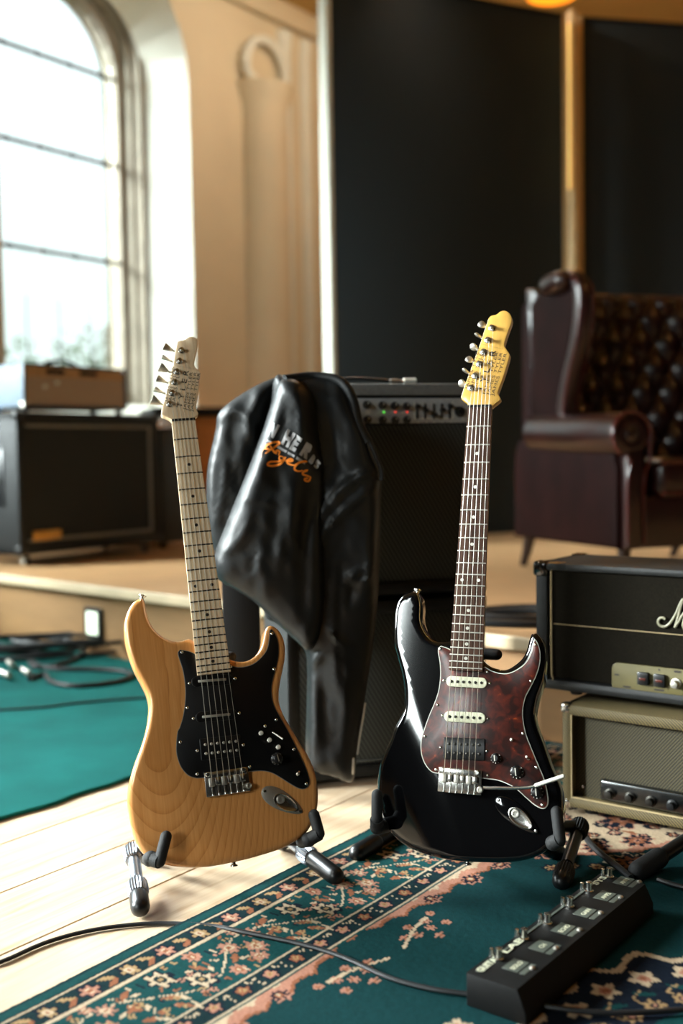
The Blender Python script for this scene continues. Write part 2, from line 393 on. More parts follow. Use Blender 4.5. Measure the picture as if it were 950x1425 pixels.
def glass_mat():
    m = bpy.data.materials.new('window_glass'); m.use_nodes = True; n = m.node_tree.nodes; L = m.node_tree.links
    n.remove(n['Principled BSDF']); o = n['Material Output']
    tr = n.new('ShaderNodeBsdfTransparent'); gl = n.new('ShaderNodeBsdfGlossy'); gl.inputs['Roughness'].default_value = .03
    q = n.new('ShaderNodeTexNoise'); q.inputs['Scale'].default_value = 6
    L.new(ramp(n, L, q.outputs[0], [(.3, (245, 250, 248)), (.7, (252, 254, 253))]), tr.inputs[0])
    mx = n.new('ShaderNodeMixShader'); mx.inputs[0].default_value = .05
    L.new(tr.outputs[0], mx.inputs[1]); L.new(gl.outputs[0], mx.inputs[2]); L.new(mx.outputs[0], o.inputs[0]); return m
M_glass = glass_mat()

# ------------------------------------------------------------------ room shell
A0, A1, B1, CZ = -4.0, 8.6, 4.0, 3.96
def rbx(bm, a0, a1, b0, b1, z0, z1, r=0):
    """box in room coordinates"""
    return box(bm, (a0, -b1, z0), (a1, -b0, z1), r, M=frame((0, 0, 0), A))
bm = NB(); rbx(bm, A0, A1, -8.0, B1, -.12, -.008); floor = tag(finish(bm, 'floor', M_stagefront, smooth=False), kind='structure')
PW = .2053
rows = range(-6, 18)
k = 0
for i in rows:
    b0 = -1.823 + (i-0)*PW
    b1 = b0+PW
    if b0 > 2.0: break
    joint = 1.05+((i*37) % 11)*.17+.6
    for (a0, a1) in ((-1.2, joint), (joint, 4.6)):
        bm = NB(); box(bm, (a0+.0008, -b1+.0011, -.02), (a1-.0008, -b0-.0011, 0), .0016, 1)
        o = finish(bm, 'plank', M_plank, floor, smooth=False); o.matrix_world = frame((0, 0, 0), A); k += 1
bm = NB(); rbx(bm, A0, A1, -5.0, B1, CZ, CZ+.1); tag(finish(bm, 'ceiling', M_ceil, smooth=False), kind='structure')
bm = NB(); rbx(bm, A1, A1+.1, -5.6, B1, -.1, CZ+.1); tag(finish(bm, 'wall_back', M_plaster, smooth=False), kind='structure')
bm = NB(); rbx(bm, A0, A1, B1, B1+.1, -.1, CZ+.1); tag(finish(bm, 'wall_right', M_dark_wall, smooth=False), kind='structure')
bm = NB(); rbx(bm, A0-.1, A0, -5.6, -2.5, -.1, CZ+.1); rbx(bm, A0-.1, A0, -.9, B1, -.1, CZ+.1); rbx(bm, A0-.1, A0, -2.5, -.9, -.1, 1.4); rbx(bm, A0-.1, A0, -2.5, -.9, 3.3, CZ+.1); tag(finish(bm, 'wall_front', M_dark_wall, smooth=False), kind='structure')

w4 = bpy.data.objects.new('window_4', None); sc.collection.objects.link(w4); w4['kind'] = 'structure'  # unseen window added to let the fill in from behind
bm = NB(); rbx(bm, A0-.07, A0-.06, -2.5, -.9, 1.4, 3.3); finish(bm, 'pane', M_glass, w4, smooth=False)
for q in range(1, 4):
    bm = NB(); rbx(bm, A0-.06, A0-.03, -2.5+.4*q-.015, -2.5+.4*q+.015, 1.4, 3.3); finish(bm, 'glazing_bar', M_stone, w4, smooth=False)
# window wall: face at b=-5, the windows sit deeper with splayed reveals
def arch(a0, a1, z0, zs, n=14):
    r = (a1-a0)/2; c = (a0+a1)/2
    return [(a0, z0), (a1, z0), (a1, zs)] + [(c+r*math.cos(math.pi*k/n), zs+r*math.sin(math.pi*k/n)) for k in range(1, n)] + [(a0, zs)]
bm = NB()
openings = []
for (a0, a1, z0, zs) in WIN:
    s = .24
    inner = arch(a0, a1, z0, zs)
    wide = arch(a0-s, a1+s, z0-.12, min(zs, CZ-.05-(a1-a0)/2-s) if (a1-a0)/2+s+zs > CZ-.05 else zs)
    if len(inner) != len(wide): raise RuntimeError
    if zs+(a1-a0)/2 > CZ-.06:      # flat-headed for the broad windows
        inner = arch(a0, a1, z0, zs); q = (CZ-.18-zs)/((a1-a0)/2)
        inner = [(x, z if z <= zs else zs+(z-zs)*q) for x, z in inner]
        wide = [(x+(s if x > (a0+a1)/2 else -s if x < (a0+a1)/2 else 0), z-.12 if z == z0 else min(z+.08, CZ-.06)) for x, z in inner]
    openings.append((inner, wide))
def wall_plane(bm, b, key, extra):
    outer = [(A0, -.1), (A1, -.1), (A1, CZ+.1), (A0, CZ+.1)]
    pts = [V(p) for p in outer]; edges = [(0, 1), (1, 2), (2, 3), (3, 0)]; polys = []
    for op in openings:
        o = op[key]; s0 = len(pts); pts += [V(p) for p in o]; edges += [(s0+i, s0+(i+1) % len(o)) for i in range(len(o))]; polys.append([V(p) for p in o])
    vs_, es_, fs_, ov, oe, of = delaunay_2d_cdt(pts, edges, [], 0, 1e-6)
    vv = [bm.verts.new(R(v.x, b, v.y)) for v in vs_]
    for f in fs_:
        c = (vs_[f[0]]+vs_[f[1]]+vs_[f[2]])/3
        if any(inside((c.x, c.y), p) for p in polys): continue
        bm.faces.new([vv[i] for i in f])
wall_plane(bm, -5.0, 1, None)
bmr = NB()
wall_plane(bm, -5.55, 0, None)
wl = finish(bm, 'wall_left', M_plaster, smooth=False); tag(wl, kind='structure')
for i, (inner, wide) in enumerate(openings):
    bm = NB(); n = len(inner)
    ra_ = [bm.verts.new(R(x, -5.0, z)) for x, z in wide]; rb_ = [bm.verts.new(R(x, WB+.165, z)) for x, z in [(x+.115*(1 if x > (WIN[i][0]+WIN[i][1])/2 else -1), z-.0) for x, z in inner]]
    ring_faces(bm, [ra_, rb_], caps=False); tag(finish(bm, 'trim_%d' % (i+1), M_white, smooth=False), kind='structure')
    # stone surround with a moulded step
    win = bpy.data.objects.new('window_%d' % (i+1), None); sc.collection.objects.link(win); win['kind'] = 'structure'
    c = (WIN[i][0]+WIN[i][1])/2
    def off(d): return [(x+d*(1 if x > c+.01 else -1 if x < c-.01 else 0), z-d if z == inner[0][1] else z+(d if z > WIN[i][3]+.01 else 0)) for x, z in inner]
    prof = [(.13, WB+.20), (.125, WB+.16), (.085, WB+.16), (.075, WB+.11), (.055, WB+.10), (.05, WB+.05), (.01, WB+.03), (0, WB-.04), (.02, WB-.1)]
    bm = NB(); rings = [[bm.verts.new(R(x, b, z)) for x, z in off(d)] for d, b in prof]; ring_faces(bm, rings, caps=False)
    finish(bm, 'stone_surround', M_stone, win, smooth=False)
    bm = NB(); slab(bm, [(x, z) for x, z in inner], -.003, .003); xf(bm, Matrix(((A.x, 0, B.x, 0), (A.y, 0, B.y, 0), (0, 1, 0, 0), (0, 0, 0, 1)))); xf(bm, T(B*(WB-.01)))
    finish(bm, 'pane', M_glass, win, smooth=False)
    z = 1.05
    zz = [.77+(632-v)/1500*6.75 for v in (352, 213, 90)] + [1.2, .77+(632+60)/1500*0+3.55]
    for z in zz[:4]+[3.75]:
        if z > inner[2][1]+(inner[2][0]-inner[0][0])/2-.05: continue
        bm = NB(); tube(bm, [R(WIN[i][0], WB+.02, z), R(WIN[i][1], WB+.02, z)], .014, 6)
        for q in range(1, 8): 
            a = WIN[i][0]+(WIN[i][1]-WIN[i][0])*q/8
            if q % 2: lathe(bm, [(.0, -.028), (.021, 0), (0, .028)], T(R(a, WB+.022, z)), 6)
        finish(bm, 'saddle_bar', M_lead, win)
    for q in range(1, 4):
        a = WIN[i][0]+(WIN[i][1]-WIN[i][0])*q/4; h = 1.75
        bm = NB(); tube(bm, [R(a, WB+.004, inner[0][1]), R(a, WB+.004, h)], .004, 6); finish(bm, 'lead_strip', M_lead, win)
# slender engaged shafts with an arched hood on the window wall
def shaft(a, r, z0, z1, m):
    bm = NB(); c = R(a, -5.0, 0); lathe(bm, [(r*1.25, z0), (r*1.25, z0+.1), (r, z0+.16), (r, z1-.14), (r*1.1, z1-.1), (r*1.3, z1)], T(c), 24); return finish(bm, 'shaft', m, wl)
shaft(5.80, .19, .27, 3.30, M_plaster); shaft(6.06, .055, .27, CZ-.2, M_white); shaft(6.18, .035, .27, CZ-.2, M_plaster); shaft(6.29, .055, .27, CZ-.2, M_white)
bm = NB(); cH = R(5.80, -4.94, 3.40)
tube(bm, [cH + A*(.21*math.cos(t)) + V((0, 0, .22*math.sin(t))) for t in [math.pi*k/14 for k in range(15)]], .035, 10)
tube(bm, [cH + A*(.21*math.cos(t)) + V((0, 0, .10*math.sin(t))) for t in [math.pi+math.pi*k/10 for k in range(11)]], .035, 10)
finish(bm, 'carved_hood', M_white, wl)
bm = NB(); rbx(bm, 2.7, A1, -5.0, -4.93, CZ-.16, CZ, .02); tag(finish(bm, 'trim_cornice', M_plaster), kind='structure')
# ceiling beam lit by a warm lamp
def warm_lamp(a, b, z, power, rad=.06, col=(1, .62, .24), lz=-.04):
    t = empty('pendant_lamp', T(R(a, b, z)), 'amber glowing pendant lamp hanging just under the ochre ceiling', 'lamp')
    bm = NB(); lathe(bm, [(.02, .16), (.05, .14), (.16, 0), (.155, 0), (.045, .135), (.01, .15)], None, 24); finish(bm, 'lamp_shade', M_lamp, t)
    bm = NB(); tube(bm, [(0, 0, .15), (0, 0, CZ-z)], .006, 8); finish(bm, 'cord', M_cable, t)
    bm = NB(); lathe(bm, [(.001, -.01), (.03, .01), (.035, .04), (.015, .08), (.012, .12)], None, 16); finish(bm, 'bulb', M_lamp, t)
    l = bpy.data.lights.new('warm_bulb', 'POINT'); l.energy = power; l.color = col; l.shadow_soft_size = rad
    o = bpy.data.objects.new('warm_bulb', l); sc.collection.objects.link(o); o.location = R(a, b, z+lz); return t
pl = aty(768, -2, 6.9)
warm_lamp(A.dot(pl), B.dot(pl), pl.z+.02, 30, lz=.20)
# unseen lamp added to brighten the window wall, then one over the right stage
warm_lamp(5.2, -3.5, 3.72, 60, col=(1, .88, .72))['label'] = 'added pale pendant lamp beside the window wall, above the frame'
warm_lamp(3.6, .3, 3.3, 12)['label'] = 'amber pendant lamp over the right of the stage, outside the frame'

# outside: lawn, tree, glasshouse frame
bm = NB(); rbx(bm, -8, 22, -40, -5.6, -.9, -.8); tag(finish(bm, 'lawn', M_grass, smooth=False), 'pale green lawn outside the arched window', 'lawn', kind='structure')
tr = empty('bare_tree', T(R(9.5, -11.5, -.8)), 'pale hazy tree standing outside the arched window', 'tree')
bm = NB(); tube(bm, [(0, 0, 0), (.05, 0, 1.2), (-.03, .05, 2.4)], [.16, .12, .07], 8)
rr = random.Random(3); tips = []
for k in range(16):
    a = rr.uniform(0, 6.28); z = rr.uniform(1.0, 2.4); l = rr.uniform(.5, 1.1); p = V((l*math.cos(a), l*math.sin(a), z+l*.7)); tube(bm, [(0, 0, z), p*.5+V((0, 0, z*.5+.08)), p], [.04, .025, .01], 6); tips.append(p)
finish(bm, 'trunk', M_bark, tr)
bm = NB()
for p in tips*2:
    for k in range(26):
        c = p+V((rr.gauss(0, .24), rr.gauss(0, .24), rr.gauss(0, .2))); d = V((rr.gauss(0, 1), rr.gauss(0, 1), rr.gauss(0, 1))).normalized()*.06; e = V((rr.gauss(0, 1), rr.gauss(0, 1), rr.gauss(0, 1))).normalized()*.04
        bm.faces.new([bm.verts.new(c-d), bm.verts.new(c+e), bm.verts.new(c+d), bm.verts.new(c-e)])
tag(finish(bm, 'foliage', M_leaf, tr, smooth=False), kind='stuff')
gh = empty('glasshouse_frame', frame(R(7.5, -8.6, -.8), A), 'faint white glasshouse frame outside the arched window', 'greenhouse')
for k in range(7):
    bm = NB(); box(bm, (k*.42-.015, 0, 0), (k*.42+.015, .03, 2.9)); finish(bm, 'upright', M_stone, gh, smooth=False)
for k in range(3):
    bm = NB(); box(bm, (0, -.01, 1.7+k*.6), (2.52, .02, 1.72+k*.6)); finish(bm, 'crossbar', M_stone, gh, smooth=False)

# ------------------------------------------------------------------ stage
SZ = .275
sd = V((.7370, -.6759, 0)); sn = V((-.6759, -.7370, 0)); sp0 = V((-1.492, 4.65, 0))
def ST(s, y, z): return sp0 + sd*s - sn*y + V((0, 0, z))
Mst = frame(sp0, sd)         # x along the front edge, y back
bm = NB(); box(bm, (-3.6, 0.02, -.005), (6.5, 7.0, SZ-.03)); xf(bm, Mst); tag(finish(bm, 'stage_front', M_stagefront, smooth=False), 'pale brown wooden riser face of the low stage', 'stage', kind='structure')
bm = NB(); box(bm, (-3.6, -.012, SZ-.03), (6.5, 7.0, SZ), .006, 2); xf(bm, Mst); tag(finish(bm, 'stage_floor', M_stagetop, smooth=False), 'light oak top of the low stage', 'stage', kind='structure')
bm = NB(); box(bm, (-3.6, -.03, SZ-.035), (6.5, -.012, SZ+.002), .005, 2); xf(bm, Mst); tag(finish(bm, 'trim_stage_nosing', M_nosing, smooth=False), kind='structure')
# step light in the riser
pl_ = atz(133, 909, 0); s0 = (pl_-sp0).dot(sd)
sl = empty('step_light', Mst @ T((s0, .02, .12)), 'small lit square step light set in the stage riser', 'light')
bm = NB(); box(bm, (-.058, -.012, -.062), (.058, 0, .062), .004); finish(bm, 'frame', M_darkmetal, sl)
bm = NB(); box(bm, (-.036, -.017, -.045), (.036, -.011, .045), .003); finish(bm, 'lens', M_steplight, sl)

# teal carpet (wavy cut edge)
cp = [V((-.8, -1.933, 0))]
x = -.8
while x < 3.6: cp.append(V((x, -1.933+.006*math.sin(x*9)+.004*math.sin(x*31)+random.uniform(-.002, .002), 0))); x += .05
edge = cp[1:]
poly = [(p.x, -p.y) for p in edge]
# cut along the stage front
def stage_b(a):      # b on the stage front line for a given a
    d0 = sp0.dot(A), sp0.dot(B); d1 = sd.dot(A), sd.dot(B); return d0[1]+(a-d0[0])/d1[0]*d1[1]
poly = [(a, y) for a, y in poly if -y < stage_b(a)+0 or True]
aE = None
d0 = (sp0.dot(A), sp0.dot(B)); d1 = (sd.dot(A), sd.dot(B))
tS = (-1.933-d0[1])/d1[1]; aE = d0[0]+tS*d1[0]
poly = [(a, y) for a, y in poly if a < aE-.03]
tL = -.96; far = (d0[0]+tL*d1[0], -(d0[1]+tL*d1[1]))
poly = poly + [(aE-.02, 1.933), (far[0]-.02, far[1]), (-.8, far[1])]
bm = NB(); slab(bm, poly, .0005, .011, .004, 2); xf(bm, frame((0, 0, 0), A))
tag(finish(bm, 'teal_carpet', M_carpet), 'plain teal carpet between the wooden floor and the stage', 'carpet')

# ------------------------------------------------------------------ patterned rug
RA0, RA1, RB0, RB1 = .10, 2.55, -1.255, .45
H_ = .004
na = int((RA1-RA0)/H_)+1; nb = int((RB1-RB0)/H_)+1
ga = np.linspace(RA0, RA1, na); gb = np.linspace(RB0, RB1, nb); GA, GB = np.meshgrid(ga, gb, indexing='ij')
col = {k: np.array(s2l(v)) for k, v in dict(teal=(16, 62, 62), dark=(14, 38, 41), navy=(16, 24, 36), cream=(188, 166, 138), pink=(168, 118, 98), rust=(138, 86, 60), tan=(158, 128, 90), field=(13, 52, 54), olive=(70, 70, 44)).items()}
def canvas(X, Y, bgc): C = np.empty(X.shape+(3,)); C[:] = col[bgc]; return C
def flower(C, X, Y, x, y, r, n=8, petal='pink', mid='cream', core='navy', rot=0.0, sq=1.0, outline=None):
    dx = X-x; dy = (Y-y)/sq; d = np.hypot(dx, dy); th = np.arctan2(dy, dx)+rot
    lim = r*(.8+.2*np.cos(n*th))
    if outline: C[d < lim+.006] = col[outline]
    C[d < lim] = col[petal]; C[d < r*.42] = col[mid]; C[d < r*.22] = col[core]
def leaf(C, X, Y, x, y, l, w_, ang, c):
    dx = (X-x)*math.cos(ang)+(Y-y)*math.sin(ang); dy = -(X-x)*math.sin(ang)+(Y-y)*math.cos(ang)
    C[(np.abs(dx) < l) & (np.abs(dy) < w_*(1-(dx/l)**2))] = col[c]
def stroke(C, X, Y, pts, w_, c):
    pts = smooth_pts([V((p[0], p[1], 0)) for p in pts], .006, closed=False)
    for p in pts: C[(X-p.x)**2+(Y-p.y)**2 < w_*w_] = col[c]
# border strip in (s along, d from the edge)
PER = .38
hs = .002
Sx, Dx = np.meshgrid(np.arange(0, PER, hs), np.arange(0, .272, hs), indexing='ij')
S = canvas(Sx, Dx, 'teal')
S[Dx < .033] = col['dark']; S[Dx < .026] = col['teal']; S[Dx < .012] = col['dark']
S[(Dx > .034) & (Dx < .082)] = col['dark']
S[(Dx > .215) & (Dx < .26)] = col['dark']
for o_ in (-PER, 0, PER):
    for k in range(4):
        c_ = o_+.047+k*PER/4
        flower(S, Sx, Dx, c_, .058, .019, 6, 'pink' if k % 2 else 'tan', 'cream', 'rust', outline='navy')
        leaf(S, Sx, Dx, c_+PER/8, .050, .018, .006, .5, 'tan'); leaf(S, Sx, Dx, c_+PER/8, .067, .018, .006, -.5, 'rust')
    for k in range(5):
        c_ = o_+.038+k*PER/5
        flower(S, Sx, Dx, c_, .237, .016, 5, 'rust' if k % 2 else 'pink', 'tan', 'rust', outline='navy', sq=.8)
        stroke(S, Sx, Dx, [(c_+.025, .224), (c_+.032, .232), (c_+.045, .228), (c_+.04, .246), (c_+.052, .25)], .002, 'cream')
    # main border: vine, paired cream flowers, pink flowers, leafy palmette
    stroke(S, Sx, Dx, [(o_+PER*k/12, .148+.038*math.sin(2*math.pi*k/12)) for k in range(13)], .0024, 'cream')
    flower(S, Sx, Dx, o_+.055, .118, .026, 6, 'cream', 'dark', 'tan', outline='navy'); flower(S, Sx, Dx, o_+.10, .166, .026, 6, 'cream', 'dark', 'tan', outline='navy')
    flower(S, Sx, Dx, o_+.155, .105, .019, 7, 'pink', 'rust', 'cream'); flower(S, Sx, Dx, o_+.17, .19, .019, 7, 'pink', 'rust', 'cream')
    for (x_, y_, r_) in ((.225, .13, .022), (.262, .16, .024), (.235, .185, .018), (.30, .12, .02), (.28, .095, .013)):
        flower(S, Sx, Dx, o_+x_, y_, r_, 8, 'pink', 'cream', 'rust')
    for (x_, y_, a_) in ((.02, .17, .6), (.13, .14, 1.2), (.2, .16, -.6), (.325, .19, .3), (.335, .15, 1.4), (.355, .11, -.4), (.015, .20, 1.0)):
        leaf(S, Sx, Dx, o_+x_, y_, .018, .007, a_, 'rust'); leaf(S, Sx, Dx, o_+x_+.014, y_+.012, .014, .004, a_+.8, 'cream')
    stroke(S, Sx, Dx, [(o_+.33, .10), (o_+.345, .125), (o_+.335, .14), (o_+.355, .165), (o_+.345, .18)], .002, 'cream')
    flower(S, Sx, Dx, o_+.345, .145, .013, 5, 'tan', 'rust', 'navy')
rb2_ = random.Random(8)
for k in range(46):
    x_, y_ = rb2_.uniform(0, PER), rb2_.uniform(.094, .205)
    if rb2_.random() < .5: flower(S, Sx, Dx, x_, y_, .0075, 5, rb2_.choice(['rust', 'tan', 'pink']), 'dark', 'rust')
    else: leaf(S, Sx, Dx, x_, y_, .010, .003, rb2_.uniform(0, 3), rb2_.choice(['cream', 'tan', 'rust', 'navy']))
for c_, w_ in ((.033, .0028), (.082, .0028), (.215, .0028), (.260, .0032)):
    S[np.abs(Dx-c_) < w_] = col['cream']
# field, folded about the centre of the rug
ac, bc = 1.325, -.4025
P_, Q_ = np.abs(GA-ac), np.abs(GB-bc)
C = canvas(P_, Q_, 'field')
qe = np.interp(P_, [0, .12, .24, .38, .47, .52, .60, .69, .80, .95], [.595, .575, .565, .555, .545, .45, .37, .31, .24, .16])
qe = qe+.012*np.abs(np.sin(P_*52))
C[Q_ > qe-.016] = col['rust']; C[Q_ > qe-.010] = col['pink']; C[Q_ > qe+.010] = col['cream']
rs_ = random.Random(21)
for k in range(90):
    x_, y_ = rs_.uniform(.45, .95), rs_.uniform(.18, .58)
    if y_ < np.interp(x_, [0, .38, .47, .52, .60, .69, .80, .95], [.6, .56, .545, .45, .37, .31, .24, .16])+.03: continue
    if k % 3: flower(C, P_, Q_, x_, y_, rs_.uniform(.008, .013), 6, rs_.choice(['rust', 'navy', 'pink']), 'cream', 'navy', outline='navy')
    else: leaf(C, P_, Q_, x_, y_, .022, .006, rs_.uniform(0, 3), rs_.choice(['rust', 'navy', 'dark']))
for (x_, y_, r_, s_) in ((.20, .565, .017, .9), (.31, .55, .022, .8), (.40, .54, .02, .8), (.50, .50, .03, .8), (.58, .43, .032, .8), (.545, .54, .03, .8), (.66, .38, .036, .8), (.64, .52, .05, .8), (.76, .30, .03, .8), (.76, .45, .06, .8), (.88, .22, .03, .8), (.88, .36, .05, .8), (.88, .52, .045, .8)):
    flower(C, P_, Q_, x_, y_, r_, 8, 'navy', 'rust', 'cream', outline='pink', sq=s_)
    if r_ > .029: flower(C, P_, Q_, x_, y_, r_*.62, 7, 'rust', 'pink', 'navy', sq=s_)
for (x_, y_) in ((.28, .515), (.25, .505), (.215, .515), (.235, .485), (.20, .485), (.265, .475), (.18, .50), (.22, .46)):
    flower(C, P_, Q_, x_-.13, y_+.02, .0105, 6, 'pink', 'rust', 'pink')
stroke(C, P_, Q_, [(.02, .50), (.06, .515), (.09, .525), (.13, .53)], .0035, 'cream')
for (x_, y_) in ((.44, .455), (.47, .43), (.49, .39), (.53, .355), (.57, .32)):
    flower(C, P_, Q_, x_, y_, .014, 6, 'tan', 'rust', 'navy', outline='navy')
flower(C, P_, Q_, .545, .345, .05, 9, 'navy', 'rust', 'cream', outline='cream', sq=.9); flower(C, P_, Q_, .545, .345, .033, 8, 'rust', 'navy', 'pink', sq=.9)
md = np.hypot(P_/.30, Q_/.26); mt = np.arctan2(Q_, P_)
ml = 1+.06*np.cos(16*mt)
C[md < ml] = col['cream']; C[md < ml-.05] = col['navy']; 
for k in range(6):
    t_ = math.pi/2*k/5
    flower(C, P_, Q_, .235*math.cos(t_), .205*math.sin(t_), .024, 5, 'cream', 'pink', 'rust')
    flower(C, P_, Q_, .16*math.cos(t_+.15), .14*math.sin(t_+.15), .017, 7, 'tan', 'navy', 'pink')
    leaf(C, P_, Q_, .195*math.cos(t_+.12), .17*math.sin(t_+.12), .02, .006, t_+1.2, 'teal')
    stroke(C, P_, Q_, [(.20*math.cos(t_+.1), .18*math.sin(t_+.1)), (.18*math.cos(t_+.2), .17*math.sin(t_+.2)), (.19*math.cos(t_+.26), .15*math.sin(t_+.26))], .0025, 'tan')
C[md < .42] = col['teal']; flower(C, P_, Q_, 0, 0, .08, 12, 'pink', 'cream', 'navy')
flower(C, P_, Q_, .13, .315, .022, 5, 'cream', 'pink', 'rust'); flower(C, P_, Q_, .0, .31, .035, 8, 'cream', 'navy', 'pink')
D = np.minimum.reduce([GB-RB0, RA1-GA, RB1-GB, GA-RA0])
inb = D < .2665
side = np.argmin(np.stack([GB-RB0, RA1-GA, RB1-GB, GA-RA0]), 0)
along = np.where((side == 0) | (side == 2), GA, GB)+.17
si = np.mod(along/.78, PER); si = np.clip((si/hs).astype(int), 0, S.shape[0]-1); di = np.clip((D/hs).astype(int), 0, S.shape[1]-1)
BC = S[si, di]; C[inb] = BC[inb]
rng = np.random.RandomState(2)
Zr = np.full(GA.shape, .009)+rng.uniform(-.0005, .0005, GA.shape)+.0006*np.sin(GA*18)*np.sin(GB*14)
Zr[0, :] = Zr[-1, :] = 0.001; Zr[:, 0] = Zr[:, -1] = 0.001
C = C*(1+rng.uniform(-.12, .12, GA.shape))[..., None]
PX = GA*A.x+GB*B.x; PY = GA*A.y+GB*B.y
me = bpy.data.meshes.new('patterned_rug'); me.vertices.add(na*nb); me.vertices.foreach_set('co', np.stack([PX, PY, Zr], -1).astype(np.float32).ravel())
ii, jj = np.meshgrid(np.arange(na-1), np.arange(nb-1), indexing='ij'); v0 = (ii*nb+jj).ravel()
quads = np.stack([v0, v0+1, v0+nb+1, v0+nb], -1).astype(np.int32)[:, ::-1]
me.loops.add(quads.size); me.loops.foreach_set('vertex_index', quads.ravel()); me.polygons.add(len(quads))
me.polygons.foreach_set('loop_start', np.arange(0, quads.size, 4, dtype=np.int32)); me.update(calc_edges=True)
ca_ = me.color_attributes.new('weave', 'FLOAT_COLOR', 'POINT'); ca_.data.foreach_set('color', np.concatenate([C, np.ones(C.shape[:2]+(1,))], -1).astype(np.float32).ravel())
if me.polygons[0].normal.z < 0: me.flip_normals()
me.polygons.foreach_set('use_smooth', [True]*len(me.polygons))
M_rug = mat('woven_rug', (40, 80, 80), .95, bump=(700, .5, .002), spec=.08); n, L, b_ = nodes(M_rug)
at_ = n.new('ShaderNodeAttribute'); at_.attribute_name = 'weave'
nz_ = n.new('ShaderNodeTexNoise'); nz_.inputs['Scale'].default_value = 500
tcr = n.new('ShaderNodeTexCoord'); L.new(tcr.outputs['Object'], nz_.inputs['Vector'])
mxr = n.new('ShaderNodeMixRGB'); mxr.blend_type = 'MULTIPLY'; mxr.inputs[0].default_value = .5; L.new(at_.outputs['Color'], mxr.inputs[1]); L.new(ramp(n, L, nz_.outputs[0], [(.3, (200, 200, 200)), (.7, (255, 255, 255))]), mxr.inputs[2])
L.new(mxr.outputs[0], b_.inputs['Base Color'])
me.materials.append(M_rug); rug = bpy.data.objects.new('patterned_rug', me); put(rug)
tag(rug, 'dark teal oriental rug with pink and cream floral border', 'rug')

# ------------------------------------------------------------------ guitars
class Guitar:
    def __init__(s, bridge, nut, yaw, tilt):
        y, t = math.radians(yaw), math.radians(tilt)
        s.n = V((math.sin(y)*math.cos(t), -math.cos(y)*math.cos(t), math.sin(t)))
        def solve(Y):
            O = aty(*bridge, Y); d = ray(*nut); N = CAM + d*((O-CAM).dot(s.n)/d.dot(s.n)); return O, N
        O, N = solve(1.85); k = .648/(N-O).length; O, N = solve(1.85*k)
        s.O = O - s.n*.011
        ya = (N-O).normalized(); xa = ya.cross(s.n).normalized()
        s.M = Matrix(((xa.x, ya.x, s.n.x, s.O.x), (xa.y, ya.y, s.n.y, s.O.y), (xa.z, ya.z, s.n.z, s.O.z), (0, 0, 0, 1))); s.Mi = s.M.inverted()
        print('guitar bridge Y', O.y, 'z', O.z)
    def at(s, u, v, h=0.0):
        d = ray(u, v); P = CAM + d*(((s.O+s.n*h)-CAM).dot(s.n)/d.dot(s.n)); return s.Mi @ P
def tz(p, z): return V((p.x, p.y, z))
